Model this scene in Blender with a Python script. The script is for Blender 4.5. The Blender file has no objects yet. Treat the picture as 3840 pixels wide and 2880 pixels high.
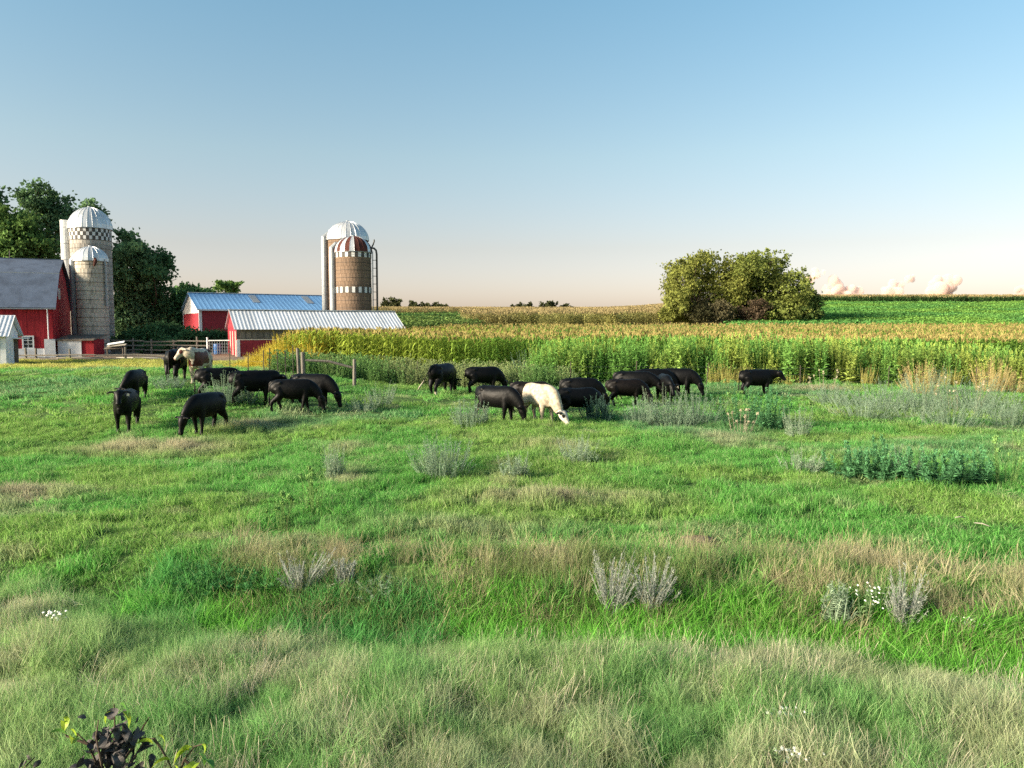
import bpy, bmesh, math, random
import numpy as np
from mathutils import Vector, Matrix

rng = np.random.default_rng(11)
random.seed(5)
R = math.radians
scene = bpy.context.scene
COL = scene.collection

# ---------------------------------------------------------------- camera, sky, sun, exposure
CZ = 3.1                     # eye height above the pasture (photographer on the road bank)
PITCH = R(4.14)
FPX = 2900.0                 # focal length in pixels of a 3840 px wide frame
SUN_EL, SUN_AZ = 19.0, -115.0
cam = bpy.data.cameras.new('camera')
cam.sensor_width = 36.0
cam.lens = 36.0 * FPX / 3840.0
cam.clip_start, cam.clip_end = 0.1, 20000
cam_ob = bpy.data.objects.new('camera', cam)
COL.objects.link(cam_ob)
cam_ob.location = (0, 0, CZ)
cam_ob.rotation_euler = (math.pi / 2 - PITCH, 0, 0)
scene.camera = cam_ob

world = bpy.data.worlds.new('World')
scene.world = world
world.use_nodes = True
wn = world.node_tree
bg = wn.nodes['Background']
sky = wn.nodes.new('ShaderNodeTexSky')
sky.sky_type = 'NISHITA'
sky.sun_disc = False
sky.sun_elevation = R(SUN_EL)
sky.sun_rotation = R(SUN_AZ)
sky.air_density, sky.dust_density, sky.ozone_density = 1.0, 1.4, 1.0
tintn = wn.nodes.new('ShaderNodeMix')
tintn.data_type, tintn.blend_type = 'RGBA', 'MULTIPLY'
tintn.inputs[0].default_value = 1.0
# evening haze: the same warm band above the horizon all the way round, clearer blue overhead
tcw = wn.nodes.new('ShaderNodeTexCoord')
sep = wn.nodes.new('ShaderNodeSeparateXYZ')
hz = wn.nodes.new('ShaderNodeValToRGB')
cr = hz.color_ramp
for k_, (p_, c_) in enumerate(((0.0, (.89, .78, .96)), (.10, (.84, .69, .67)), (.21, (.84, .82, .73)), (.38, (.71, .90, .85)))):
    e_ = cr.elements[k_] if k_ < 2 else cr.elements.new(p_)
    e_.position, e_.color = p_, (*c_, 1)
wn.links.new(tcw.outputs['Generated'], sep.inputs[0])
wn.links.new(sep.outputs['Z'], hz.inputs[0])
wn.links.new(hz.outputs[0], tintn.inputs[7])
wn.links.new(sky.outputs[0], tintn.inputs[6])
wn.links.new(tintn.outputs[2], bg.inputs[0])
bg.inputs[1].default_value = 0.056

sun = bpy.data.lights.new('sun', 'SUN')
sun.energy = 3.0
sun.angle = R(14.0)
sun.color = (1.0, 0.86, 0.66)
sun_ob = bpy.data.objects.new('sun', sun)
COL.objects.link(sun_ob)
_to = Vector((math.sin(R(SUN_AZ)) * math.cos(R(SUN_EL)), math.cos(R(SUN_AZ)) * math.cos(R(SUN_EL)), math.sin(R(SUN_EL))))
sun_ob.rotation_euler = _to.to_track_quat('Z', 'Y').to_euler()

vs = scene.view_settings
vs.view_transform, vs.look = 'Standard', 'None'
vs.exposure, vs.gamma = 2.2, 1.0
vs.use_curve_mapping = False
scene.cycles.use_adaptive_sampling = True
scene.cycles.adaptive_threshold = 0.015
scene.cycles.use_denoising = False
scene.cycles.max_bounces = 5
scene.cycles.diffuse_bounces = 3
scene.cycles.glossy_bounces = 2
scene.cycles.transmission_bounces = 3
scene.cycles.volume_bounces = 5
scene.cycles.transparent_max_bounces = 8

# ---------------------------------------------------------------- noise and terrain
def hash2(ix, iy, s):
    n = (ix.astype(np.int64) * 374761393 + iy.astype(np.int64) * 668265263 + s * 1442695041) & 0x7fffffff
    n = ((n ^ (n >> 13)) * 1274126177) & 0x7fffffff
    n = (n ^ (n >> 16)) & 0xffff
    return n / 65535.0

def vnoise(x, y, s=0):
    x = np.asarray(x, float); y = np.asarray(y, float)
    ix, iy = np.floor(x), np.floor(y)
    fx, fy = x - ix, y - iy
    fx, fy = fx * fx * (3 - 2 * fx), fy * fy * (3 - 2 * fy)
    a, b = hash2(ix, iy, s), hash2(ix + 1, iy, s)
    c, d = hash2(ix, iy + 1, s), hash2(ix + 1, iy + 1, s)
    return (a * (1 - fx) + b * fx) * (1 - fy) + (c * (1 - fx) + d * fx) * fy

def fbm(x, y, s=0, o=3):
    v, a, t = 0, 1.0, 0
    for i in range(o):
        v = v + a * vnoise(np.asarray(x) * 2 ** i + 7.3 * i, np.asarray(y) * 2 ** i - 3.1 * i, s + i)
        t += a; a *= 0.5
    return v / t

def ss(a, b, t):
    t = np.clip((np.asarray(t, float) - a) / (b - a), 0, 1)
    return t * t * (3 - 2 * t)

def ditch_y(x):
    return 8.15 - 0.16 * np.asarray(x, float) + 0.25 * np.sin(np.asarray(x, float) * 0.7)

def H(x, y):
    x = np.asarray(x, float); y = np.asarray(y, float)
    u = x / np.maximum(y, 30)
    zm = np.interp(y, [0, 30, 43, 85, 127, 200, 300, 340, 600, 2500], [0, 0, .3, 1.2, 3.4, 6.0, 8.4, 8.3, 2, -4])
    zr = np.interp(y, [0, 30, 43, 85, 127, 207, 245, 320, 600, 2500], [0, -.05, .3, 1.2, 3.8, 9.5, 10.8, 10.6, 4, -4])
    w = ss(.10, .36, u)
    z = zm * (1 - w) + zr * w
    z = z + 1.0 * ss(-2, -14, x) * ss(20, 32, y) * (1 - .92 * ss(31, 52, y))
    z = z + 1.5 * (1 - ss(0.2, 4.4, y))
    dd = (y - ditch_y(x))
    z = z - (0.10 + 0.30 * ss(-6, -1.5, x)) * np.exp(-(dd / 0.75) ** 2) * ss(-14, -5, x)
    z = z + 0.14 * np.exp(-((dd - 1.5) / 0.8) ** 2)
    near = ss(8, 13, y) * (1 - ss(45, 70, y))
    z = z + near * (0.22 * (fbm(x / 2.3, y / 1.7, 3) - .5) + .13 * (fbm(x / .75, y / .6, 13, 2) - .5) * (1 - ss(28, 40, y)) + 0.55 * (fbm(x / 9, y / 9, 8, 2) - .5) * ss(12, 22, y))
    return z

def Hs(x, y):
    return float(H(np.array([x]), np.array([y]))[0])

def ray(px, py):
    a, b = (px - 1920) / FPX, -(py - 1440) / FPX
    c, s = math.cos(PITCH), math.sin(PITCH)
    return Vector((a, c + b * s, -s + b * c))

def G(px, py):
    """Where the sight line through a photo pixel meets the ground: used once, for taking positions off the photograph."""
    d = ray(px, py)
    t = 3.0 + np.arange(0, 900) * 0.13
    x, y, z = d.x * t, d.y * t, CZ + d.z * t
    k = np.nonzero(z < H(x, y))[0]
    k = k[0] if len(k) else len(t) - 1
    return Vector((x[k], y[k], float(H(x[k:k+1], y[k:k+1])[0])))

def P(px, py, y):
    d = ray(px, py)
    t = y / d.y
    return Vector((d.x * t, y, CZ + d.z * t))

# ---------------------------------------------------------------- materials
def nodes_of(name):
    m = bpy.data.materials.new(name)
    m.use_nodes = True
    return m, m.node_tree, m.node_tree.nodes['Principled BSDF']

def mat(name, col, rough=.7, spec=.25, var=.15, scale=3.0, metal=0.0, bump=0.0, streak=None, stain=None, coords='Object'):
    """Plain painted or raw surface: colour broken up by two noises, optional vertical streaks and fine relief."""
    m, nt, b = nodes_of(name)
    tc = nt.nodes.new('ShaderNodeTexCoord')
    mp = nt.nodes.new('ShaderNodeMapping')
    nt.links.new(tc.outputs[coords], mp.inputs[0])
    if streak:
        mp.inputs['Scale'].default_value = streak
    n1 = nt.nodes.new('ShaderNodeTexNoise')
    n1.inputs['Scale'].default_value = scale
    n1.inputs['Detail'].default_value = 6
    n1.inputs['Roughness'].default_value = .65
    nt.links.new(mp.outputs[0], n1.inputs['Vector'])
    rp = nt.nodes.new('ShaderNodeValToRGB')
    c = np.array(col)
    dk = c * (1 - var * 1.6) if stain is None else np.array(stain)
    lt = np.clip(c * (1 + var), 0, .95)
    rp.color_ramp.elements[0].position, rp.color_ramp.elements[1].position = .32, .68
    rp.color_ramp.elements[0].color = (*np.clip(dk, 0, 1), 1)
    rp.color_ramp.elements[1].color = (*lt, 1)
    e = rp.color_ramp.elements.new(.5); e.color = (*c, 1)
    nt.links.new(n1.outputs[0], rp.inputs[0])
    oi = nt.nodes.new('ShaderNodeObjectInfo')
    mr = nt.nodes.new('ShaderNodeMapRange')
    mr.inputs[3].default_value, mr.inputs[4].default_value = 1 - var * .6, 1 + var * .6
    nt.links.new(oi.outputs['Random'], mr.inputs[0])
    mx = nt.nodes.new('ShaderNodeMix'); mx.data_type, mx.blend_type = 'RGBA', 'MULTIPLY'
    mx.inputs[0].default_value = 1
    nt.links.new(rp.outputs[0], mx.inputs[6]); nt.links.new(mr.outputs[0], mx.inputs[7])
    nt.links.new(mx.outputs[2], b.inputs['Base Color'])
    b.inputs['Roughness'].default_value = rough
    b.inputs['Specular IOR Level'].default_value = spec
    b.inputs['Metallic'].default_value = metal
    if bump:
        bp = nt.nodes.new('ShaderNodeBump'); bp.inputs['Strength'].default_value = bump
        bp.inputs['Distance'].default_value = .03
        nt.links.new(n1.outputs[0], bp.inputs['Height']); nt.links.new(bp.outputs[0], b.inputs['Normal'])
    return m

def leafmat(name, col=None, trans=.35, var=.3, spec=.2, rough=.55):
    """Leaf or blade: own colour, or the plant's colour handed over with each instance, varied leaf by leaf; thin, so light passes through."""
    m, nt, b = nodes_of(name)
    if col is None:
        a = nt.nodes.new('ShaderNodeAttribute'); a.attribute_type, a.attribute_name = 'INSTANCER', 'tint'
        src = a.outputs['Color']
    else:
        a = nt.nodes.new('ShaderNodeRGB'); a.outputs[0].default_value = (*col, 1)
        src = a.outputs[0]
    r = nt.nodes.new('ShaderNodeAttribute'); r.attribute_name = 'rnd'
    mr = nt.nodes.new('ShaderNodeMapRange')
    mr.inputs[3].default_value, mr.inputs[4].default_value = 1 - var, 1 + var
    nt.links.new(r.outputs['Fac'], mr.inputs[0])
    mx = nt.nodes.new('ShaderNodeMix'); mx.data_type, mx.blend_type = 'RGBA', 'MULTIPLY'
    mx.inputs[0].default_value = 1
    nt.links.new(src, mx.inputs[6]); nt.links.new(mr.outputs[0], mx.inputs[7])
    if col is None and name == 'grass_blade':          # a share of the blades in every tuft has dried to straw
        sr = nt.nodes.new('ShaderNodeMapRange'); sr.interpolation_type = 'SMOOTHSTEP'
        sr.inputs[1].default_value, sr.inputs[2].default_value, sr.inputs[4].default_value = .74, .95, .6
        nt.links.new(r.outputs['Fac'], sr.inputs[0])
        m2 = nt.nodes.new('ShaderNodeMix'); m2.data_type = 'RGBA'
        m2.inputs[7].default_value = (.42, .38, .25, 1)
        nt.links.new(sr.outputs[0], m2.inputs[0]); nt.links.new(mx.outputs[2], m2.inputs[6])
        mx = m2
    if spec < .3:
        nt.nodes.remove(b)
        b = nt.nodes.new('ShaderNodeBsdfDiffuse')
        nt.links.new(mx.outputs[2], b.inputs['Color'])
    else:
        b.inputs['Roughness'].default_value = rough
        b.inputs['Specular IOR Level'].default_value = spec
        nt.links.new(mx.outputs[2], b.inputs['Base Color'])
    t = nt.nodes.new('ShaderNodeBsdfTranslucent')
    nt.links.new(mx.outputs[2], t.inputs['Color'])
    ms = nt.nodes.new('ShaderNodeMixShader'); ms.inputs[0].default_value = trans
    nt.links.new(b.outputs[0], ms.inputs[1]); nt.links.new(t.outputs[0], ms.inputs[2])
    nt.links.new(ms.outputs[0], nt.nodes['Material Output'].inputs['Surface'])
    return m

def vcolmat(name, attr, rough=.6, spec=.25, nscale=8.0, var=.2, bump=0.0, sheen=0.0):
    m, nt, b = nodes_of(name)
    a = nt.nodes.new('ShaderNodeAttribute'); a.attribute_name = attr
    tc = nt.nodes.new('ShaderNodeTexCoord')
    n1 = nt.nodes.new('ShaderNodeTexNoise'); n1.inputs['Scale'].default_value = nscale; n1.inputs['Detail'].default_value = 5
    nt.links.new(tc.outputs['Object'], n1.inputs['Vector'])
    mr = nt.nodes.new('ShaderNodeMapRange'); mr.inputs[1].default_value, mr.inputs[2].default_value = .3, .7
    mr.inputs[3].default_value, mr.inputs[4].default_value = 1 - var, 1 + var
    nt.links.new(n1.outputs[0], mr.inputs[0])
    mx = nt.nodes.new('ShaderNodeMix'); mx.data_type, mx.blend_type = 'RGBA', 'MULTIPLY'; mx.inputs[0].default_value = 1
    nt.links.new(a.outputs['Color'], mx.inputs[6]); nt.links.new(mr.outputs[0], mx.inputs[7])
    nt.links.new(mx.outputs[2], b.inputs['Base Color'])
    b.inputs['Roughness'].default_value = rough
    b.inputs['Specular IOR Level'].default_value = spec
    if bump:
        bp = nt.nodes.new('ShaderNodeBump'); bp.inputs['Strength'].default_value = bump; bp.inputs['Distance'].default_value = .02
        nt.links.new(n1.outputs[0], bp.inputs['Height']); nt.links.new(bp.outputs[0], b.inputs['Normal'])
    return m

M = dict(
    barn_red=mat('barn_red', (.32, .022, .03), .75, .2, .22, 2.0, streak=(3, 3, .5), bump=.15),
    shed_red=mat('shed_red', (.27, .022, .035), .6, .3, .08, 2.0),
    white=mat('white_paint', (.72, .73, .74), .6, .3, .10, 2.5),
    cream=mat('cream_boards', (.70, .62, .52), .7, .2, .12, 3.0, streak=(3, 3, .4)),
    block=mat('whitewashed_block', (.66, .67, .68), .8, .15, .12, 2.5, bump=.2),
    shingle=mat('grey_roofing', (.075, .098, .145), .85, .2, .18, 1.2, bump=.2),
    roof_blue=mat('blue_grey_metal_roof', (.12, .26, .47), .5, .4, .05, .6),
    roof_white=mat('galvanised_roof', (.62, .64, .67), .40, .5, .10, 1.0, metal=.35, streak=(1, .3, .3)),
    dome_white=mat('dome_metal', (.56, .57, .58), .38, .5, .10, 1.6, metal=.45, streak=(2, 2, .5)),
    dome_rust=mat('rusted_dome_metal', (.075, .024, .018), .8, .2, .35, 2.5, streak=(2, 2, .5)),
    stave_pale=mat('pale_concrete_stave', (.43, .39, .33), .85, .15, .24, 1.6, streak=(2, 2, .5), bump=.25),
    stave_grey=mat('grey_concrete_stave', (.32, .30, .27), .85, .15, .24, 1.6, streak=(2, 2, .5), bump=.25),
    stave_brown=mat('brown_concrete_stave', (.18, .125, .088), .85, .15, .2, 1.6, streak=(2, 2, .4), bump=.25),
    hoop=mat('weathered_steel', (.09, .08, .075), .7, .3, .2, 3.0, metal=.3),
    galv=mat('galvanised_steel', (.27, .29, .31), .5, .5, .12, 2.0, metal=.4, streak=(2, 2, .4)),
    chute_white=mat('white_chute_metal', (.66, .67, .66), .5, .4, .08, 2.0, streak=(2, 2, .4)),
    black_panel=mat('dark_panel', (.07, .065, .06), .7, .2, .2),
    white_panel=mat('white_panel', (.60, .60, .59), .7, .2, .08),
    wood=mat('weathered_wood', (.16, .145, .125), .9, .1, .25, 4.0, streak=(4, 4, 1), bump=.4),
    wood_dark=mat('dark_wood', (.13, .11, .09), .9, .1, .25, 4.0, bump=.4),
    wood_pale=mat('pale_wood', (.28, .26, .22), .9, .1, .2, 4.0, bump=.3),
    glass=mat('window_glass', (.03, .035, .04), .08, .6, .1),
    pipe=mat('dark_pipe', (.07, .065, .06), .6, .3, .2),
    bark=mat('bark', (.10, .075, .055), .95, .1, .3, 5.0, bump=.5),
    post_metal=mat('fence_post_metal', (.06, .05, .04), .8, .2, .2),
    wire=mat('wire', (.2, .2, .2), .5, .4, .1, metal=.6),
    blue_barrel=mat('blue_plastic', (.03, .12, .33), .4, .4, .1),
    tag=mat('ear_tag_plastic', (.75, .62, .45), .5, .4, .05),
    eye=mat('eye', (.01, .008, .006), .1, .6, .05),
    dead_leaf=mat('dead_leaf', (.075, .068, .066), .75, .25, .35, 30.0),
    flower=mat('flower_petals', (.80, .80, .76), .7, .2, .05),
    mud=mat('mud', (.10, .075, .055), .9, .15, .3, 3.0, bump=.5),
)
M['grass'] = leafmat('grass_blade', None, .50, .42)
M['corn_leaf'] = leafmat('corn_leaf', None, .42, .3, .2, .45)
M['tassel'] = leafmat('corn_tassel', (.36, .30, .115), .3, .35)
M['weed'] = leafmat('weed_leaf', None, .3, .35)

# ---------------------------------------------------------------- mesh helpers
class MB:
    """Collects pieces of ONE mesh."""
    def __init__(self):
        self.v, self.f, self.r, self.mi, self.n = [], [], [], [], 0
    def add(self, v, f, r=.5, mi=0):
        v = np.asarray(v, float)
        self.v.append(v)
        self.f += [tuple(int(i) + self.n for i in q) for q in f]
        self.mi += [mi] * len(f)
        self.r.append(np.broadcast_to(np.asarray(r, float), (len(v),)))
        self.n += len(v)
        return self
    def box(self, x0, x1, y0, y1, z0, z1, mi=0):
        v = [(x0, y0, z0), (x1, y0, z0), (x1, y1, z0), (x0, y1, z0), (x0, y0, z1), (x1, y0, z1), (x1, y1, z1), (x0, y1, z1)]
        return self.add(v, [(0, 3, 2, 1), (4, 5, 6, 7), (0, 1, 5, 4), (1, 2, 6, 5), (2, 3, 7, 6), (3, 0, 4, 7)], mi=mi)
    def prism(self, poly, axis, a, b):
        """Closed solid: 2-D polygon pushed along an axis ('x' or 'y')."""
        n = len(poly)
        f3 = (lambda p, t: (t, p[0], p[1])) if axis == 'x' else (lambda p, t: (p[0], t, p[1]))
        v = [f3(p, a) for p in poly] + [f3(p, b) for p in poly]
        f = [tuple(range(n))[::-1], tuple(range(n, 2 * n))] + [(i, (i + 1) % n, n + (i + 1) % n, n + i) for i in range(n)]
        return self.add(v, f)
    def tube(self, pts, rad, k=6, r=.5, cap=True, flat=None, mi=0):
        """Round (or flattened) limb along a path of points with a radius at each."""
        pts = [Vector(p) for p in pts]
        rad = list(rad) if hasattr(rad, '__len__') else [rad] * len(pts)
        vs_, prev = [], None
        for i, p in enumerate(pts):
            d = (pts[min(i + 1, len(pts) - 1)] - pts[max(i - 1, 0)])
            d = d.normalized() if d.length > 1e-9 else Vector((0, 0, 1))
            if prev is None:
                a = Vector((0, 0, 1)) if abs(d.z) < .9 else Vector((1, 0, 0))
                s = d.cross(a).normalized()
            else:
                s = (prev - d * prev.dot(d)).normalized()
            prev = s
            t = d.cross(s)
            rs, rt = (rad[i], rad[i]) if not hasattr(rad[i], '__len__') else rad[i]
            for j in range(k):
                an = 2 * math.pi * j / k
                vs_.append(p + s * (rs * math.cos(an)) + t * (rt * math.sin(an)))
        f = []
        for i in range(len(pts) - 1):
            for j in range(k):
                a, b = i * k + j, i * k + (j + 1) % k
                f.append((a, b, b + k, a + k))
        if cap:
            f.append(tuple(range(k))[::-1]); f.append(tuple(range((len(pts) - 1) * k, len(pts) * k)))
        return self.add([tuple(v) for v in vs_], f, r, mi)
    def leaves(self, pos, dirv, nrm, length, width, r):
        """Folded leaf at each position: two triangles sharing a midrib."""
        pos, dirv, nrm = np.asarray(pos), np.asarray(dirv), np.asarray(nrm)
        dirv = dirv / np.linalg.norm(dirv, axis=1, keepdims=True)
        side = np.cross(dirv, nrm); side /= np.linalg.norm(side, axis=1, keepdims=True) + 1e-9
        nn = np.cross(side, dirv)
        L, W = np.broadcast_to(length, len(pos))[:, None], np.broadcast_to(width, len(pos))[:, None]
        a = pos; b = pos + dirv * L * .45 + side * W * .5 + nn * W * .15; c = pos + dirv * L - nn * L * .12; d = pos + dirv * L * .45 - side * W * .5 + nn * W * .15
        v = np.stack([a, b, c, d], 1).reshape(-1, 3)
        n = len(pos); i = np.arange(n) * 4
        f = np.concatenate([np.stack([i, i + 1, i + 2], 1), np.stack([i, i + 2, i + 3], 1)])
        rr = np.repeat(np.broadcast_to(r, n), 4)
        return self.add(v, f.tolist(), rr)
    def mesh(self, name, mats, smooth=False):
        me = bpy.data.meshes.new(name)
        v = np.concatenate(self.v) if self.v else np.zeros((0, 3))
        me.from_pydata(v.tolist(), [], self.f)
        mats = mats if isinstance(mats, (list, tuple)) else [mats]
        for m in mats:
            me.materials.append(m)
        if len(mats) > 1:
            me.polygons.foreach_set('material_index', np.array(self.mi, dtype=np.int32))
        at = me.attributes.new('rnd', 'FLOAT', 'POINT')
        at.data.foreach_set('value', np.concatenate(self.r).astype(np.float32))
        if smooth:
            me.polygons.foreach_set('use_smooth', np.ones(len(me.polygons), dtype=bool))
        me.update()
        return me
    def build(self, name, mats, parent=None, smooth=False, loc=None):
        return link(name, self.mesh(name, mats, smooth), parent, loc)

def link(name, me, parent=None, loc=None, rot=None):
    o = bpy.data.objects.new(name, me)
    COL.objects.link(o)
    if parent is not None:
        o.parent = parent
    if loc is not None:
        o.location = loc
    if rot is not None:
        o.rotation_euler = rot
    return o

def tag(o, label, cat=None, group=None, kind=None):
    o['label'] = label
    if cat: o['category'] = cat
    if group: o['group'] = group
    if kind: o['kind'] = kind
    return o

def empty(name, loc, rz=0, label=None, cat=None, group=None):
    o = link(name, None, None, loc, (0, 0, rz))
    o.empty_display_size = .3
    if label: tag(o, label, cat, group)
    return o

def spline(pts, rad, k=4):
    """Catmull-Rom resampling of a limb's joints and radii, so that it swells and bends smoothly."""
    pts = np.array([list(p) for p in pts], float)
    rad = np.array([r_ if hasattr(r_, '__len__') else (r_, r_) for r_ in rad], float)
    a = np.concatenate([pts, rad], 1); a = np.concatenate([a[:1], a, a[-1:]])
    out = []
    for i_ in range(1, len(a) - 2):
        for j in range(k):
            t = j / k
            out.append(.5 * (2 * a[i_] + (a[i_ + 1] - a[i_ - 1]) * t + (2 * a[i_ - 1] - 5 * a[i_] + 4 * a[i_ + 1] - a[i_ + 2]) * t ** 2 + (3 * a[i_] - a[i_ - 1] - 3 * a[i_ + 1] + a[i_ + 2]) * t ** 3))
    out.append(a[-2]); out = np.array(out)
    return [tuple(o_[:3]) for o_ in out], [tuple(np.maximum(o_[3:], .004)) for o_ in out]

def unit(n):
    v = rng.normal(size=(n, 3))
    return v / np.linalg.norm(v, axis=1, keepdims=True)

# ---------------------------------------------------------------- ground
def axis_coords(lo, hi, step, far, grow=1.16):
    c = list(np.arange(lo, hi + 1e-6, step))
    s, v = step, hi
    while v < far:
        s *= grow; v += s; c.append(v)
    s, v = step, lo
    while v > -far:
        s *= grow; v -= s; c.insert(0, v)
    return np.array(c)

gx, gy = axis_coords(-26, 26, .30, 5200), axis_coords(3, 48, .25, 5200)
gy = gy[gy > -700]
X, Y = np.meshgrid(gx, gy)
Z = H(X, Y)
nx, ny = len(gx), len(gy)
V = np.stack([X.ravel(), Y.ravel(), Z.ravel()], 1)
i = (np.arange(ny - 1)[:, None] * nx + np.arange(nx - 1)[None, :]).ravel()
Fq = np.stack([i, i + 1, i + nx + 1, i + nx], 1)
gm = bpy.data.meshes.new('ground')
gm.from_pydata(V.tolist(), [], Fq.tolist())
gm.polygons.foreach_set('use_smooth', np.ones(len(gm.polygons), dtype=bool))

def yard_mask(x, y):
    return ss(56.5, 58.5, y + .12 * (x + 30)) * ss(95, 80, y) * ss(-17, -21, x)

soil = np.array([.075, .07, .035]); sod = np.array([.07, .125, .035]); mudc = np.array([.17, .13, .095]); stub = np.array([.16, .14, .06])
xv, yv = V[:, 0], V[:, 1]
nz = fbm(xv / 3, yv / 3, 21)[:, None]
gc = sod * (.75 + .5 * nz) * (1 - .25 * (nz > .6))
farw = ss(80, 110, yv)[:, None]
gc = gc * (1 - farw) + stub * (.8 + .4 * nz) * farw
ym = yard_mask(xv, yv)[:, None]
gc = gc * (1 - ym) + mudc * (.6 + .8 * nz) * ym
ca = gm.color_attributes.new('soil', 'FLOAT_COLOR', 'POINT')
ca.data.foreach_set('color', np.concatenate([gc, np.ones((len(gc), 1))], 1).astype(np.float32).ravel())
gm.materials.append(vcolmat('ground_soil', 'soil', .95, .1, 14.0, .75, 1.0))
g_ob = link('ground', gm)
g_ob['kind'] = 'structure'

# ---------------------------------------------------------------- scattering (stuff only: grass, crops, ground cover)
PROTO = {}
def proto_coll(name, meshes):
    c = bpy.data.collections.new(name)
    for k, me in enumerate(meshes):
        c.objects.link(bpy.data.objects.new('%s_%02d' % (name, k), me))
    PROTO[name] = len(meshes)
    return c

def on_mesh(x, y):
    """Height of the ground mesh itself (between its vertices), so that nothing rooted on it is buried."""
    i_ = np.clip(np.searchsorted(gx, x) - 1, 0, nx - 2); j_ = np.clip(np.searchsorted(gy, y) - 1, 0, ny - 2)
    fx, fy = (x - gx[i_]) / (gx[i_ + 1] - gx[i_]), (y - gy[j_]) / (gy[j_ + 1] - gy[j_])
    return (Z[j_, i_] * (1 - fx) + Z[j_, i_ + 1] * fx) * (1 - fy) + (Z[j_ + 1, i_] * (1 - fx) + Z[j_ + 1, i_ + 1] * fx) * fy

def scatter(name, coll, pts, rot, scl, tint, label, cat, idx=None, attr_kind='stuff'):
    n = len(pts)
    pts = np.array(pts, float)
    pts[:, 2] += on_mesh(pts[:, 0], pts[:, 1]) - H(pts[:, 0], pts[:, 1])
    tint = np.asarray(tint) * (1.15 if 'grass' in name else 1.04)
    me = bpy.data.meshes.new(name)
    me.from_pydata(np.asarray(pts).tolist(), [], [])
    def put(nm, typ, key, arr):
        a = me.attributes.new(nm, typ, 'POINT')
        a.data.foreach_set(key, np.ascontiguousarray(arr).ravel())
    scl = np.asarray(scl, float)
    if scl.ndim == 1: scl = np.repeat(scl[:, None], 3, 1)
    put('turn', 'FLOAT_VECTOR', 'vector', np.asarray(rot, np.float32))
    put('size', 'FLOAT_VECTOR', 'vector', scl.astype(np.float32))
    put('tint', 'FLOAT_COLOR', 'color', np.concatenate([np.clip(tint, 0, 1), np.ones((n, 1))], 1).astype(np.float32))
    if idx is None: idx = rng.integers(0, PROTO[coll.name], n)
    put('pick', 'INT', 'value', np.asarray(idx, np.int32))
    ng = bpy.data.node_groups.new(name, 'GeometryNodeTree')
    ng.interface.new_socket('Geometry', in_out='INPUT', socket_type='NodeSocketGeometry')
    ng.interface.new_socket('Geometry', in_out='OUTPUT', socket_type='NodeSocketGeometry')
    gi, go = ng.nodes.new('NodeGroupInput'), ng.nodes.new('NodeGroupOutput')
    iop, ci = ng.nodes.new('GeometryNodeInstanceOnPoints'), ng.nodes.new('GeometryNodeCollectionInfo')
    ci.inputs[0].default_value = coll
    ci.inputs['Separate Children'].default_value = True
    ci.inputs['Reset Children'].default_value = True
    def na(nm, typ):
        q = ng.nodes.new('GeometryNodeInputNamedAttribute'); q.data_type = typ; q.inputs[0].default_value = nm
        return [s for s in q.outputs if s.enabled and s.name == 'Attribute'][0]
    L = ng.links.new
    L(gi.outputs[0], iop.inputs['Points']); L(ci.outputs[0], iop.inputs['Instance'])
    iop.inputs['Pick Instance'].default_value = True
    L(na('pick', 'INT'), iop.inputs['Instance Index'])
    L(na('turn', 'FLOAT_VECTOR'), iop.inputs['Rotation'])
    L(na('size', 'FLOAT_VECTOR'), iop.inputs['Scale'])
    L(iop.outputs[0], go.inputs[0])
    o = link(name, me)
    md = o.modifiers.new('scatter', 'NODES'); md.node_group = ng
    tag(o, label, cat, None, attr_kind)
    return o

def blades(mb, n, rad, h, w, lean, wind=0.0, spread=1.0):
    """n grass blades rooted in a disc: tapered strips that bend over."""
    a = rng.uniform(0, 2 * math.pi, n); q = np.sqrt(rng.uniform(0, 1, n)) * rad
    bx, by = q * np.cos(a), q * np.sin(a)
    L = h * rng.uniform(.55, 1.15, n)
    az = rng.uniform(0, 2 * math.pi, n)
    ln = lean * rng.uniform(.25, 1.3, n)
    dx, dy = np.cos(az) * ln * spread + wind, np.sin(az) * ln * spread
    W = w * rng.uniform(.7, 1.3, n)
    fa = rng.uniform(0, math.pi, n)
    sx, sy = np.cos(fa), np.sin(fa)
    rr = rng.uniform(0, 1, n)
    T = [0, .4, .75, 1]; TW = [1, .85, .5, 0]
    ring = []
    for t, tw in zip(T, TW):
        m2 = np.sqrt(dx ** 2 + dy ** 2)
        cx, cy = bx + dx * L * t ** 1.8, by + dy * L * t ** 1.8
        cz = L * (t - .38 * np.clip(m2, 0, 1.6) * t ** 2.2)
        if tw:
            ring.append(np.stack([cx - sx * W * tw / 2, cy - sy * W * tw / 2, cz], 1))
            ring.append(np.stack([cx + sx * W * tw / 2, cy + sy * W * tw / 2, cz], 1))
        else:
            ring.append(np.stack([cx, cy, cz], 1))
    v = np.stack(ring, 1).reshape(-1, 3)
    i = np.arange(n) * 7
    f = np.concatenate([np.stack([i, i + 1, i + 3, i + 2], 1), np.stack([i + 2, i + 3, i + 5, i + 4], 1)]).tolist()
    f += np.stack([i + 4, i + 5, i + 6], 1).tolist()
    mb.add(v, f, np.repeat(rr, 7))

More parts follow.
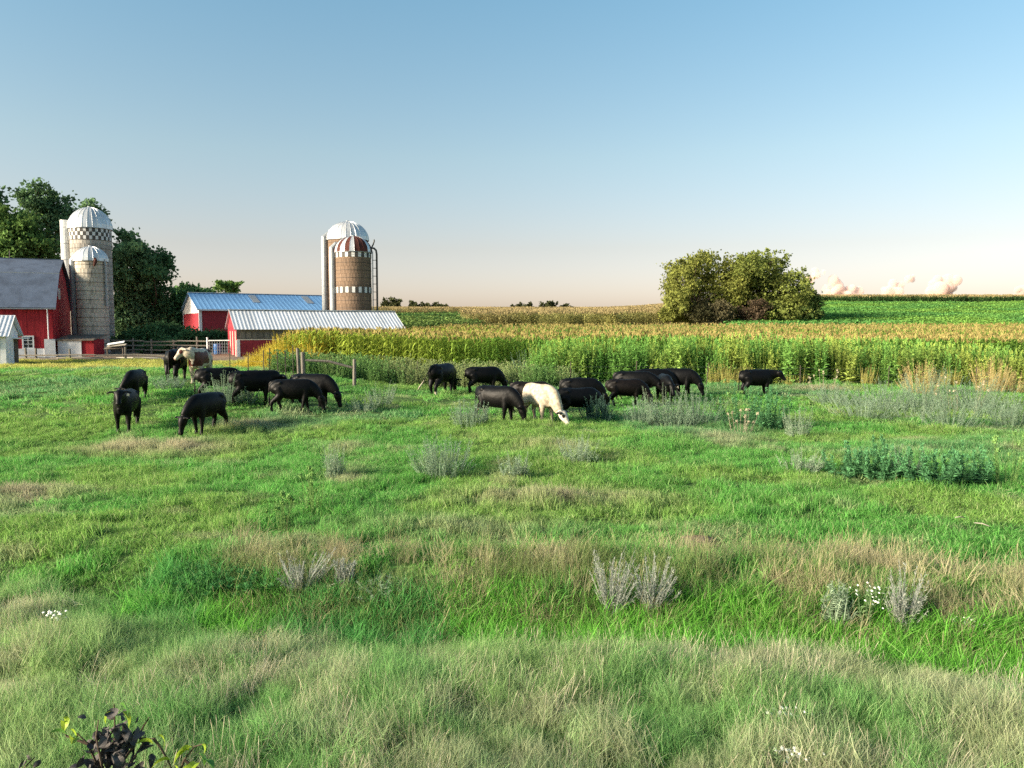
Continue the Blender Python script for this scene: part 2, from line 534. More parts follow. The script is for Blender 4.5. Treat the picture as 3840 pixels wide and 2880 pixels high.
def seedheads(mb, n, rad, h, w):
    a = rng.uniform(0, 2 * math.pi, n); q = np.sqrt(rng.uniform(0, 1, n)) * rad
    for k in range(n):
        b = Vector((q[k] * math.cos(a[k]), q[k] * math.sin(a[k]), 0))
        l = h * rng.uniform(.75, 1.2); dx = rng.uniform(-.12, .32); dy = rng.uniform(-.15, .15)
        p = [b + Vector((dx * l * t * t, dy * l * t * t, l * t)) for t in (0, .45, .78, .9, 1)]
        mb.tube(p, [w, w * .8, w * .7, w * 1.5, w * .4], 3, rng.uniform(.3, 1), cap=False)

def grass_protos():
    out = {}
    l = []
    for k in range(6):                                     # long meadow grass, leaning with the wind
        mb = MB(); blades(mb, 150, .18, .225, .0040, .7, .05); blades(mb, 12, .17, .29, .003, .35, .1); l.append(mb.mesh('long_grass', M['grass']))
    out['long'] = proto_coll('long_grass_tuft', l)
    l = []
    for k in range(4):                                     # dry seed stems
        mb = MB(); seedheads(mb, 5, .22, .38, .0014); blades(mb, 20, .20, .30, .004, .6, .1); l.append(mb.mesh('dry_stem', M['grass']))
    out['dry'] = proto_coll('dry_stem_tuft', l)
    l = []
    for k in range(5):                                     # grazed turf
        mb = MB(); blades(mb, 84, .20, .17, .0095, .75, .05); l.append(mb.mesh('turf', M['grass']))
    out['turf'] = proto_coll('turf_tuft', l)
    l = []
    for k in range(4):                                     # turf for the far half of the pasture
        mb = MB(); blades(mb, 76, .34, .20, .019, .7, .05); l.append(mb.mesh('far_turf', M['grass']))
    out['far'] = proto_coll('far_turf_tuft', l)
    l = []
    for k in range(4):                                     # lush broad blades in the ditch
        mb = MB(); blades(mb, 42, .17, .40, .010, .75, .0); l.append(mb.mesh('lush', M['grass']))
    out['lush'] = proto_coll('lush_grass_tuft', l)
    l = []
    for k in range(4):                                     # rank tan tussock
        mb = MB(); blades(mb, 62, .20, .34, .0052, .75, .08); seedheads(mb, 4, .18, .40, .0016); l.append(mb.mesh('tussock', M['grass']))
    out['tussock'] = proto_coll('tussock_tuft', l)
    return out
GP = grass_protos()

def in_view(x, y, margin=1.5):
    return (np.abs(x) < .68 * y + margin)

def rand_area(y0, y1, dens, xmax=None, margin=1.5):
    W = .68 * y1 + margin
    n = int((2 * W) * (y1 - y0) * dens)
    x, y = rng.uniform(-W, W, n), rng.uniform(y0, y1, n)
    k = in_view(x, y, margin)
    return x[k], y[k]

def blob(px, py, rx, ry=None, amp=1.0):
    g = G(px, py)
    return (g.x, g.y, rx, ry or rx, amp)

def field(x, y, blobs):
    v = np.zeros_like(x)
    for bx, by, rx, ry, a in blobs:
        v = np.maximum(v, a * np.exp(-((x - bx) / rx) ** 2 - ((y - by) / ry) ** 2))
    return v

DRY = [blob(480, 1690, 1.3, .9), blob(680, 1690, 1.3, .9), blob(60, 1860, 1.2, .7), blob(2080, 1690, .9, .8, .9), blob(1300, 1690, .6, .5, .7),
       blob(930, 1600, 1.2, .8, .9), blob(1970, 1880, 1.4, .5, .7), blob(2300, 1880, 1.0, .5, .6), blob(2700, 1650, .8, .8, .7), blob(1750, 1990, 1.6, .5, .6),
       blob(1300, 1780, .5, .9, .5), blob(3080, 1460, 1.6, .8, .9), blob(520, 1385, 3.5, .8, .9), blob(200, 1380, 4, 1, .8)]
BARE = [blob(1350, 1490, 2.2, 1.3), blob(1560, 1520, 2.2, 1.6, .8), blob(700, 1450, 1.5, 1.0, .8), blob(1180, 1470, 1.6, 1.0, .8), blob(2080, 1500, 2.0, 1.2, .5)]

def pasture_tint(x, y):
    n1, n2, n3 = fbm(x / 2.6, y / 2.2, 31), fbm(x / 1.1, y / .9, 47), fbm(x / 6, y / 5, 53, 2)
    A, B, C, D = np.array([.125, .345, .075]), np.array([.20, .36, .085]), np.array([.14, .31, .13]), np.array([.42, .38, .26])
    k = ss(.40, .62, n1)[:, None]
    t = A * (1 - k) + B * k
    k = (ss(.52, .68, n3) * .8)[:, None]
    t = t * (1 - k) + C * k
    k = np.clip(field(x, y, DRY) * .95 * ss(.25, .5, n2 + .15) + .45 * ss(.63, .78, n2), 0, .95)[:, None]
    t = t * (1 - k) + D * k
    k = (ss(40, 46, y) * ss(-8, -12, x) * .8)[:, None]  # dry yellow strip before the farmyard; the sunlight on it is in the tint
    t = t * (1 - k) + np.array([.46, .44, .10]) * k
    return t * rng.uniform(.72, 1.25, (len(x), 1)), n1, n2

def std_rot(n, lim=math.pi, tilt=.12):
    return np.stack([rng.normal(0, tilt, n), rng.normal(0, tilt, n), rng.uniform(-lim, lim, n)], 1)

# foreground meadow up to the ditch
x, y = rand_area(3.6, 11.0, 62)
k = y < ditch_y(x) - .35 - .25 * ss(-2, -8, x) + rng.normal(0, .08, len(x)) + .5 * ss(-4, -7, x)
k &= rng.uniform(0, 1, len(x)) < .55 + 1.0 * ss(.3, .6, fbm(x / .38, y / .3, 63, 2))
x, y = x[k], y[k]
n1, n2 = fbm(x / 1.3, y / .9, 61), .55 * fbm(x / 1.2, y / .8, 67) + .45 * fbm(x / .35, y / .3, 68, 2)
gA, gB, gD = np.array([.17, .375, .11]), np.array([.26, .41, .15]), np.array([.50, .45, .33])
kk = ss(.35, .65, n1)[:, None]
t = gA * (1 - kk) + gB * kk
kd = np.clip(.05 + .75 * ss(.45, .64, n2), 0, .75)[:, None] * rng.uniform(.35, 1, (len(x), 1))
t = (t * (1 - kd) + gD * kd) * rng.uniform(.8, 1.2, (len(x), 1))
s = (.7 + .45 * ss(.32, .68, fbm(x / .7, y / .5, 71))) * rng.uniform(.75, 1.25, len(x))
scatter('meadow_grass', GP['long'], np.stack([x, y, H(x, y) - .02], 1), std_rot(len(x), math.pi, .2), s, t,
        'long unmown pale green meadow grass filling the foreground up to the ditch', 'grass')
x, y = rand_area(3.6, 11.0, 34)
k = (y < ditch_y(x) - .3 + .5 * ss(-4, -7, x)) & (fbm(x / 1.1, y / .8, 73) + rng.normal(0, .08, len(x)) > .57)
x, y = x[k], y[k]
t = np.array([.54, .50, .39]) * rng.uniform(.75, 1.2, (len(x), 1))
scatter('dry_grass', GP['dry'], np.stack([x, y, H(x, y) - .02], 1), std_rot(len(x), math.pi, .25), rng.uniform(.55, .9, len(x)), t,
        'straw coloured dry seed stems standing in the foreground meadow grass', 'dry grass')

# ditch: lush floor and rank tan far bank
x, y = rand_area(5.0, 11.5, 70)
dd = y - ditch_y(x)
k = (np.abs(dd - .1) < .62 + .15 * fbm(x, y, 5)) & (x > -4.4) & (fbm(x / .8, y / .8, 79) > .30)
x, y = x[k], y[k]
n1 = fbm(x / 1.4, y / 1.4, 81)
kk = ss(.35, .6, n1)[:, None]
t = (np.array([.10, .30, .08]) * (1 - kk) + np.array([.15, .40, .06]) * kk) * rng.uniform(.8, 1.2, (len(x), 1))
scatter('ditch_grass', GP['lush'], np.stack([x, y, H(x, y) - .02], 1), std_rot(len(x), math.pi, .2), rng.uniform(.7, 1.15, len(x)), t,
        'lush bright green broad bladed grass growing along the ditch bottom', 'grass')
x, y = rand_area(6, 16.5, 50)
dd = y - ditch_y(x)
far_side = ss(-.3, .5, dd) * ss(2.0 + .5, 1.0, dd - .5 * ss(0, 5, x))
k = (rng.uniform(0, 1, len(x)) < far_side * ss(-4.5, -2.0, x) * (.35 + .9 * ss(.35, .55, fbm(x / 1.2, y / .8, 83))))
x, y = x[k], y[k]
n1 = fbm(x / .7, y / .5, 87)
kk = ss(.40, .62, n1 + .10 * ss(-1, 4, x))[:, None]
t = (np.array([.20, .27, .10]) * (1 - kk) + np.array([.41, .375, .23]) * kk) * rng.uniform(.65, 1.25, (len(x), 1))
scatter('bank_grass', GP['tussock'], np.stack([x, y, H(x, y) - .02], 1), std_rot(len(x), R(70), .2), rng.uniform(.75, 1.15, len(x)), t,
        'rank tan and olive grass hanging over the far bank of the ditch', 'grass')

# grazed pasture
x, y = rand_area(7.0, 24, 34)
k = (y > ditch_y(x) + .2 - .6 * ss(-2, -4.2, x))
x, y = x[k], y[k]
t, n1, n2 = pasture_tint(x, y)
bare = field(x, y, BARE)
hgt = .55 + .45 * ss(.35, .75, fbm(x / 1.6, y / 1.2, 91)) + .75 * ss(.45, .8, fbm(x / .55, y / .45, 93, 2)) + .9 * field(x, y, DRY)
k = rng.uniform(0, 1, len(x)) > .75 * bare
x, y, t, hgt = x[k], y[k], t[k], hgt[k]
s = rng.uniform(.8, 1.2, len(x))
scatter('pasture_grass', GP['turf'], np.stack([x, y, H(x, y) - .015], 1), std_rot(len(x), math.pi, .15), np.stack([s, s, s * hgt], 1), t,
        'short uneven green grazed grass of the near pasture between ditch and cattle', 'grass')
x, y = rand_area(23, 62, 8.5, margin=3)
k = (rng.uniform(0, 1, len(x)) < ss(22.5, 25, y)) & ((x < -9) | (y < 44)) & (yard_mask(x, y) < .5)
x, y = x[k], y[k]
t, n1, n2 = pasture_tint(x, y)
bare = field(x, y, BARE)
k = rng.uniform(0, 1, len(x)) > .8 * bare
x, y, t, bare = x[k], y[k], t[k], bare[k]
hgt = .28 + .45 * ss(.35, .75, fbm(x / 1.6, y / 1.2, 91)) + .7 * ss(.45, .8, fbm(x / .9, y / .7, 93, 2)) + .9 * field(x, y, DRY) - .25 * bare
s = rng.uniform(.8, 1.25, len(x))
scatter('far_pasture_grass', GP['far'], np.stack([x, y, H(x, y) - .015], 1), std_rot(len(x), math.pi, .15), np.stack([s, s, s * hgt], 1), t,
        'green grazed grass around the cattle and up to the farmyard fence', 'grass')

# ---------------------------------------------------------------- farm buildings
def roof_sheets(parent, poly_fn, xs, m, name='roof_sheet', rib=.22, ribh=.035):
    """Ribbed metal sheets side by side; poly_fn(x) gives the lower and upper edge of the slope at x."""
    for a, b in zip(xs[:-1], xs[1:]):
        mb = MB(); n = max(2, int(round((b - a) / rib)))
        cols = []
        for j in range(n):
            t0 = a + (b - a - .006) * j / n; w = (b - a - .006) / n
            for u, h in ((0, ribh), (.28, ribh), (.40, 0), (.88, 0)):
                cols.append((t0 + w * u, h))
        cols.append((b - .006, ribh))
        v, f = [], []
        for (cx, h) in cols:
            lo, hi = poly_fn(cx)
            lo, hi = Vector(lo), Vector(hi)
            nr = (Vector((1, 0, 0)).cross(hi - lo)).normalized()
            v += [lo + nr * h, hi + nr * h, lo - nr * .03, hi - nr * .03]
        for q in range(len(cols) - 1):
            k0, k1 = q * 4, q * 4 + 4
            f += [(k0, k1, k1 + 1, k0 + 1), (k0 + 2, k0 + 3, k1 + 3, k1 + 2), (k0, k0 + 2, k1 + 2, k1), (k0 + 1, k1 + 1, k1 + 3, k0 + 3)]
        e = (len(cols) - 1) * 4
        f += [(0, 1, 3, 2), (e, e + 2, e + 3, e + 1)]
        mb.add([tuple(p) for p in v], f).build(name, m, parent)

def boards(parent, x0, x1, z0, top, m, w=.3, y=0., th=.03, along='x', name='board'):
    n = max(1, int(round((x1 - x0) / w))); w = (x1 - x0) / n
    for j in range(n):
        a, b = x0 + j * w + .006, x0 + (j + 1) * w - .006
        d = rng.uniform(0, .012)
        if along == 'x':
            mb = MB().prism([(a, z0), (b, z0), (b, top(b)), (a, top(a))], 'y', y - th - d, y)
        else:
            mb = MB().prism([(a, z0), (b, z0), (b, top(b)), (a, top(a))], 'x', y, y + th + d)
        mb.build(name, m, parent)

def window(parent, cx, z0, w, h, y, along='x', mfr='white', panes=(2, 3)):
    """Frame as the part; panes and bars are its pieces. 'along' x: faces local -y; y: faces local +x."""
    def bx(mb, a, b, c, d, o0, o1):
        if along == 'x': mb.box(a, b, y - o1, y - o0, c, d)
        else: mb.box(y + o0, y + o1, a, b, c, d)
    mb = MB(); t = .10
    bx(mb, cx - w / 2 - t, cx - w / 2, z0 - t, z0 + h + t, .03, .10); bx(mb, cx + w / 2, cx + w / 2 + t, z0 - t, z0 + h + t, .03, .10)
    bx(mb, cx - w / 2, cx + w / 2, z0 - t, z0, .03, .10); bx(mb, cx - w / 2, cx + w / 2, z0 + h, z0 + h + t, .03, .10)
    fr = mb.build('window', M[mfr], parent)
    mb = MB(); bx(mb, cx - w / 2, cx + w / 2, z0, z0 + h, .046, .055); mb.build('pane', M['glass'], fr)
    for j in range(1, panes[0]):
        q = cx - w / 2 + w * j / panes[0]
        mb = MB(); bx(mb, q - .02, q + .02, z0, z0 + h, .056, .085); mb.build('glazing_bar', M[mfr], fr)
    for j in range(1, panes[1]):
        q = z0 + h * j / panes[1]
        mb = MB(); bx(mb, cx - w / 2, cx + w / 2, q - .02, q + .02, .0565, .083); mb.build('glazing_bar', M[mfr], fr)
    return fr

# --- the red gambrel barn
bz = Hs(-38, 63) - .15
barn = empty('barn', (-36.7, 62, bz), R(22), 'red gambrel roofed barn with grey roof beside the two pale silos', 'barn')
BL, BW = 17.0, 9.0
EAVE, BRK, RDG = 5.0 - bz, 7.45 - bz, 8.75 - bz
FND = 1.47 - bz
def gambrel(yy):
    yy = min(max(yy, 0), BW); q = min(yy, BW - yy)
    return EAVE + (BRK - EAVE) * q / 2.0 if q < 2.0 else BRK + (RDG - BRK) * (q - 2.0) / (BW / 2 - 2.0)
MB().box(-BL, -.02, .02, BW - .02, 0, EAVE).build('wall', M['barn_red'], barn)
MB().prism([(y_, gambrel(y_) - .06) if i_ else (y_, EAVE) for i_, y_ in enumerate((0.02, 2.0, BW / 2, BW - 2.0))] + [(BW - .02, EAVE - .06)], 'x', -BL, -.02).build('gable', M['barn_red'], barn)
MB().box(-BL, 0, -.12, .0, 0, FND).build('foundation', M['block'], barn)
boards(barn, -BL, 0, FND, lambda x_: EAVE - .02, M['barn_red'], .3, 0)
boards(barn, 0, BW, FND - .3, lambda y_: gambrel(y_) - .05, M['barn_red'], .36, 0, along='y')
MB().box(-.02, .10, 0.0, BW, 0, FND - .3).build('foundation', M['block'], barn)
MB().box(-.62, .14, -.22, -.121, 0, FND + .75).build('corner_pier', M['block'], barn)
def slab(parent, x0, x1, p, q, t, m, name):
    n = Vector((0, q[0] - p[0], q[1] - p[1])).normalized(); up = Vector((0, -n.z, n.y))
    mb = MB(); v = []
    for xx in (x0, x1):
        for (yy, zz), k_ in ((p, 0), (q, 0), (q, 1), (p, 1)):
            v.append((xx, yy + up.y * t * k_, zz + up.z * t * k_))
    return mb.add(v, [(0, 1, 2, 3), (7, 6, 5, 4), (0, 4, 5, 1), (1, 5, 6, 2), (2, 6, 7, 3), (3, 7, 4, 0)]).build(name, m, parent)
slab(barn, -BL - .2, .32, (-.42, EAVE - .35), (2.0, BRK + .05), .10, M['shingle'], 'roof')
slab(barn, -BL - .2, .30, (1.95, BRK + .02), (BW / 2 + .02, RDG + .03), .10, M['shingle'], 'roof')
slab(barn, -BL - .2, .32, (BW - 2.0, BRK + .05), (BW + .42, EAVE - .35), .10, M['shingle'], 'roof')
slab(barn, -BL - .2, .30, (BW / 2 - .02, RDG + .03), (BW - 1.95, BRK + .02), .10, M['shingle'], 'roof')
MB().box(-BL, .33, 1.90, 2.02, BRK + .05, BRK + .14).build('break_flashing', M['galv'], barn)
MB().box(-BL, .33, BW / 2 - .1, BW / 2 + .1, RDG + .08, RDG + .16).build('ridge_cap', M['shingle'], barn)
MB().tube([(-3.6, BW / 2, RDG + .1), (-3.6, BW / 2, RDG + .75)], .03, 6).build('lightning_rod', M['hoop'], barn)
MB().box(-BL, .33, -.46, -.40, EAVE - .42, EAVE - .30).build('fascia', M['galv'], barn)
MB().tube([(-.30, -.44, EAVE - .4), (-.30, -.30, EAVE - .7), (-.30, -.27, FND + .75)], .05, 6).build('downspout', M['white'], barn)
window(barn, -1.75, FND + .08, .62, .85, 0); window(barn, -3.05, FND + .08, .62, .85, 0)
window(barn, -6.2, FND + .08, .62, .85, 0)
window(barn, 3.2, 5.6 - bz, .5, .7, .0, along='y', panes=(1, 2))
# lean-to between barn and silos
lt = empty('silo_room', (-35.0, 62.6, Hs(-35, 62.6) - .1), R(10), 'low white and dark red feed room between the barn and the small silo', 'feed room')
MB().box(-1.6, .15, 0, 2.6, 0, 1.45).build('wall', M['block'], lt)
MB().box(.152, 1.05, .1, 2.6, 0, 1.45).build('wall', M['barn_red'], lt)
MB().prism([(-.15, 1.38), (2.7, 1.75), (2.7, 1.85), (-.15, 1.48)], 'x', -1.7, 1.15).build('roof', M['wood_dark'], lt)

# --- silos
def ring_mesh(r, h, n, name, m):
    """One course of concrete staves with recessed joints."""
    mb = MB(); v, f = [], []
    prof = []
    for j in range(n):
        a = 2 * math.pi * j / n; w = 2 * math.pi / n
        for u, q in ((.03, 0), (.97, 0), (.985, -.025), (1.015, -.025)):
            prof.append((a + w * u, r + q))
    k = len(prof)
    for (zz, q) in ((.0, -.02), (.02, 0), (h - .02, 0), (h, -.02)):
        v += [((rr + q) * math.cos(a), (rr + q) * math.sin(a), zz) for a, rr in prof]
    for l in range(3):
        for j in range(k):
            a, b = l * k + j, l * k + (j + 1) % k
            f.append((a, b, b + k, a + k))
    return mb.add(v, f).mesh(name, m)

def hoop_mesh(r):
    mb = MB(); n = 36
    v = []
    for dr, dz in ((0, -.013), (.03, -.013), (.03, .013), (0, .013)):
        v += [((r + dr) * math.cos(2 * math.pi * j / n), (r + dr) * math.sin(2 * math.pi * j / n), dz) for j in range(n)]
    f = []
    for l in range(4):
        for j in range(n):
            a, b = l * n + j, l * n + (j + 1) % n
            c = ((l + 1) % 4) * n
            f.append((a, b, c + (j + 1) % n, c + j))
    return mb.add(v, f).mesh('hoop', M['hoop'])

def silo(cx, cy, r, zwall, domeh, stave_m, label, gores=22, rust=None, course=.76, panels=()):
    zb = Hs(cx, cy) - .2
    s = empty('silo', (cx, cy, zb), 0, label, 'silo')
    hgt = zwall - zb
    nst = int(round(2 * math.pi * r / .30)); nc = int(round(hgt / course)); ch = hgt / nc
    rm = ring_mesh(r, ch, nst, 'stave_course', stave_m); hm = hoop_mesh(r + .004)
    for j in range(nc):
        o = link('stave_course', rm, s, (0, 0, j * ch), (0, 0, (j % 2) * math.pi / nst))
        link('hoop', hm, o, (0, 0, ch * .5))
    # dome of folded sheet gores
    for g in range(gores):
        a0, a1 = 2 * math.pi * g / gores, 2 * math.pi * (g + 1) / gores
        mb = MB(); v, f = [], []; K = 9
        for q in range(K):
            t = q / (K - 1) * math.pi / 2
            rr, zz = (r + .10) * math.cos(t) + .04, hgt - .05 + (domeh + .05) * math.sin(t)
            for u, o_ in ((.0, .022), (.05, .022), (.08, 0), (.92, 0), (.95, .022), (.995, .022)):
                a = a0 + (a1 - a0) * u
                v.append(((rr + o_ * math.cos(t)) * math.cos(a), (rr + o_ * math.cos(t)) * math.sin(a), zz + o_ * math.sin(t)))
        for q in range(K - 1):
            for u in range(5):
                b = q * 6 + u
                f.append((b, b + 1, b + 7, b + 6))
        m = M['dome_white'] if not rust or (g % 2 == 0 and rng.uniform() > .15) else M['dome_rust']
        mb.add(v, f).build('dome_panel', m, s)
    MB().tube([(0, 0, hgt + domeh - .03), (0, 0, hgt + domeh + .10)], [.22, .16], 10).build('dome_cap', M['galv'], s)
    MB().tube([(0, 0, hgt - .10), (0, 0, hgt - .02)], r + .12, 40, cap=False).build('dome_rim', M['galv'], s)
    # painted check blocks set into the wall
    for (z0, rows, bh, n, phase) in panels:
        for row in range(rows):
            for j in range(n):
                if z0 - zb + (row + 1) * bh > hgt: continue
                a0 = 2 * math.pi * (j + .04) / n; a1 = 2 * math.pi * (j + .96) / n
                v = []
                for rr in (r - .01, r + .03):
                    for zz in (z0 - zb + row * bh + .01, z0 - zb + (row + 1) * bh - .01):
                        v += [(rr * math.cos(a), rr * math.sin(a), zz) for a in (a0, a1)]
                f = [(4, 5, 7, 6), (0, 4, 6, 2), (1, 3, 7, 5), (2, 6, 7, 3), (0, 1, 5, 4)]
                w_ = (j + row * phase) % 2 == 0
                MB().add(v, f).build('check_block', M['white_panel' if w_ else 'black_panel'], s)
    return s, hgt

def chute(s, ang, r, cr, z0, z1, m, hood=True, name='chute', off=.9):
    cx, cy = (r + cr * off) * math.cos(ang), (r + cr * off) * math.sin(ang)
    mb = MB().tube([(cx, cy, z0), (cx, cy, z1)], cr, 14)
    o = mb.build(name, m, s)
    if hood:
        ix, iy = r * .75 * math.cos(ang), r * .75 * math.sin(ang)
        MB().tube([(cx, cy, z1 + .004), (cx, cy, z1 + .35), ((cx + ix) / 2, (cy + iy) / 2, z1 + .75), (ix, iy, z1 + .8)],
                  [cr * .99, cr * .98, cr * .8, cr * .6], 14).build('chute_hood', m, o)
    zz = z0 + .8
    while zz < z1:
        MB().tube([(cx, cy, zz - .02), (cx, cy, zz + .02)], cr + .015, 14).build('chute_band', M['galv'], o)
        zz += 1.5
    return o

big, hb = silo(P(353, 1230, 73).x, 73, 1.74, P(353, 850, 71.5).z, 1.95, M['stave_grey'], 'tall pale silo with white dome and check band, behind the smaller silo', 26,
           panels=[(P(353, 897, 71.5).z, 3, .345, 44, 1)])
chute(big, R(186), 1.74, .40, .3, hb + .75, M['chute_white'], hood=False, off=1.25)
MB().box(-1.95, -1.2, -.2, .2, hb + .05, hb + .5).build('chute_link', M['chute_white'], big)
small, hs_ = silo(P(351, 1230, 66.5).x, 66.5, 1.22, P(351, 974, 65.5).z, 1.18, M['stave_pale'], 'short pale concrete silo with white dome in front of the tall silo by the barn', 20)
chute(small, R(185), 1.22, .30, .3, hs_ - .35, M['galv'])
MB().tube([(1.27, -.25, hs_ + .1), (1.34, -.25, hs_ - .4), (1.34, -.25, 4.3)], .09, 8).build('filler_pipe', M['galv'], small)
MB().tube([(.75, -.85, hs_ + .25), (.95, -1.05, hs_ - .1), (.85, -1.12, hs_ - .55)], [.12, .14, .07], 8).build('filler_spout', M['dome_rust'], small)

rear, hr = silo(P(1309, 1230, 84).x, 84, 2.12, P(1309, 892, 82).z, 1.95, M['stave_brown'], 'taller brown silo with plain white dome, rear one of the brown pair', 26)
frs, hf = silo(P(1329, 1230, 79.6).x, 79.6, 1.78, P(1329, 940, 78).z, 1.60, M['stave_brown'], 'brown silo with rust streaked dome and white block bands, front of the pair', 24, rust=.42,
           panels=[(P(1329, 963, 78).z, 1, .52, 34, 1), (P(1329, 1098, 78).z, 1, .62, 34, 1)])
chute(rear, R(196), 2.12, .36, .3, hr - .2, M['galv'])
chute(frs, R(190), 1.78, .34, .3, hf + .0, M['galv'])
lad = MB()
lx, ly = 2.02, -.35
for q in (-.2, .2):
    lad.tube([(lx, ly + q, .3), (lx, ly + q, hf + .1)], .03, 5)
ladder = lad.build('ladder', M['galv'], frs)
for j in range(int((hf - .4) / .34)):
    MB().tube([(lx, ly - .2, .5 + j * .34), (lx, ly + .2, .5 + j * .34)], .018, 5).build('rung', M['galv'], ladder)
for j in range(int((hf - 2.5) / .8)):
    pts_ = [(lx + .42 * math.sin(a), ly + .3 * math.cos(a), 2.6 + j * .8) for a in np.linspace(0, math.pi, 7)]
    MB().tube(pts_, .016, 4).build('cage_hoop', M['hoop'], ladder)
MB().tube([(lx + .42, ly, 2.5), (lx + .42, ly, hf)], .014, 4).build('cage_bar', M['hoop'], ladder)
MB().tube([(2.28 + .12, -.1, .3), (2.40, -.1, hf - .2), (2.34, -.1, hf + .18), (2.14, -.1, hf + .38), (1.9, -.1, hf + .42), (1.5, -.1, hf + .3)], .10, 8).build('blower_pipe', M['pipe'], frs)
MB().tube([(1.85, .2, hf + .5), (2.0, .2, hf + .8), (2.12, .2, hf + 1.15), (2.1, .2, hf + 1.3)], .07, 8).build('pipe_bend', M['pipe'], frs)

# --- long low shed with the ribbed white roof
sz = Hs(-22, 63) - .1
shed = empty('cattle_shed', (-22.35, 63, sz), R(27), 'long low red shed with ribbed white metal roof at the edge of the corn', 'shed')
SL, SW = 14.1, 5.6
SE, SR = 3.14 - sz, 4.60 - sz
MB().box(0.02, SL, .05, SW, 0, SE - .02).build('wall', M['shed_red'], shed)
MB().prism([(.06, SE - .05), (SW / 2, SR - .07), (SW - .06, SE - .05)], 'x', -.055, SL - .05).build('gable', M['shed_red'], shed)
roof_sheets(shed, lambda x_: ((x_, -.35, SE - .16), (x_, SW / 2, SR)), list(np.linspace(-.25, SL + .2, 17)), M['roof_white'], rib=.31, ribh=.022)
slab(shed, -.25, SL + .2, (SW / 2, SR), (SW + .35, SE - .16), .04, M['roof_white'], 'roof')
MB().box(-.3, SL + .25, SW / 2 - .14, SW / 2 + .14, SR + .03, SR + .085).build('ridge_cap', M['roof_white'], shed)
MB().box(-.05, SL, -.02, .046, SE - .95, SE - .06).build('vent_band', M['wood'], shed)
for j in range(30):
    xx = .25 + j * .48
    MB().box(xx, xx + .34, -.05, -.024, SE - .9 + rng.uniform(0, .1), SE - .32 + rng.uniform(-.05, .05)).build('board', M['wood'], shed)
MB().box(.02, SL, -.03, .046, SE - 1.02, SE - .96).build('rail_trim', M['cream'], shed)
boards(shed, .21, SL, 0, lambda x_: SE - 1.03, M['shed_red'], .5, .046)
MB().box(-.06, .2, -.06, .044, 0, SE - 1.03).build('corner_board', M['white'], shed)
boards(shed, 0.06, SW, 0, lambda y_: SE - .06, M['shed_red'], .35, -.032, along='y')
for j, yy in enumerate((.5, 2.1, 3.6)):
    MB().box(-.075, -.045, yy, yy + .22, 0, SE - .3).build('batten', M['cream'], shed)

# --- machine shed with the blue grey roof
mz = Hs(-33, 82) - .1
msh = empty('machine_shed', (-33, 82, mz), R(31), 'red machine shed with blue grey metal roof and white gable behind the bushes', 'shed')
ML, MW = 16.5, 11.0
ME, MR_ = 5.15 - mz, 7.0 - mz
MB().box(.03, ML, .03, MW, 0, ME).build('wall', M['shed_red'], msh)
boards(msh, .25, ML, 0, lambda x_: ME - .03, M['shed_red'], .9, .03, .025, name='wall_sheet')
boards(msh, .02, MW, 0, lambda y_: ME - .45, M['shed_red'], .9, -.02, .025, along='y', name='wall_sheet')
MB().prism([(.0, ME - .44), (0, ME - .05), (MW / 2, MR_ - .05), (MW, ME - .05), (MW, ME - .44)], 'x', -.05, .029).build('gable', M['white'], msh)
MB().box(-.09, .22, -.06, .029, 0, ME - .05).build('corner_trim', M['white'], msh)
MB().box(-.09, .10, MW - .02, MW + .06, 0, ME - .05).build('corner_trim', M['white'], msh)
roof_sheets(msh, lambda x_: ((x_, -.4, ME - .10), (x_, MW / 2, MR_)), list(np.linspace(-.3, ML + .3, 19)), M['roof_blue'], rib=.45, ribh=.014)
slab(msh, -.3, ML + .3, (MW / 2, MR_), (MW + .4, ME - .10), .04, M['roof_blue'], 'roof')
MB().box(-.32, ML + .3, -.44, -.39, ME - .22, ME - .06).build('fascia', M['white'], msh)
MB().box(-.32, ML + .3, MW / 2 - .15, MW / 2 + .15, MR_ + .03, MR_ + .09).build('ridge_cap', M['white'], msh)
for xx in (6.1, 12.2):
    a, b = (.38, .86)
    y0_, z0_ = -.4 + (MW / 2 + .4) * .45, ME - .10 + (MR_ - ME + .10) * .45
    y1_, z1_ = -.4 + (MW / 2 + .4) * .92, ME - .10 + (MR_ - ME + .10) * .92
    slab(msh, xx, xx + .75, (y0_, z0_ + .03), (y1_, z1_ + .03), .02, M['galv'], 'skylight')

# --- small white shed at the frame's edge
wz = Hs(-34, 52) - .1
wsh = empty('milk_house', (-34, 52, wz), R(18), 'small white gabled shed with white metal roof in front of the barn', 'shed')
WW, WL = 2.7, 7.0
WE, WR = 2.75 - wz, 3.95 - wz
MB().box(-WL, -.02, .02, WW, 0, WE - .02).build('wall', M['white'], wsh)
boards(wsh, -WL, 0, 0, lambda x_: WE - .05, M['white'], .33, .02)
boards(wsh, 0, WW, 0, lambda y_: WE - .04 + (WR - WE) * (1 - abs(y_ - WW / 2) / (WW / 2)), M['white'], .33, -.02, along='y')
MB().prism([(.04, WE - .06), (WW / 2, WR - .08), (WW - .04, WE - .06)], 'x', -WL, -.022).build('gable', M['white'], wsh)
roof_sheets(wsh, lambda x_: ((x_, -.35, WE - .22), (x_, WW / 2, WR)), list(np.linspace(-WL, .28, 8)), M['roof_white'], rib=.26, ribh=.035)
slab(wsh, -WL, .28, (WW / 2, WR), (WW + .45, WE - .25), .04, M['roof_white'], 'roof')
window(wsh, -.85, 1.5, .7, .95, .0, panes=(2, 2))
MB().box(.045, .075, 1.7, 2.5, 0, 1.95).build('door', M['wood_dark'], wsh)
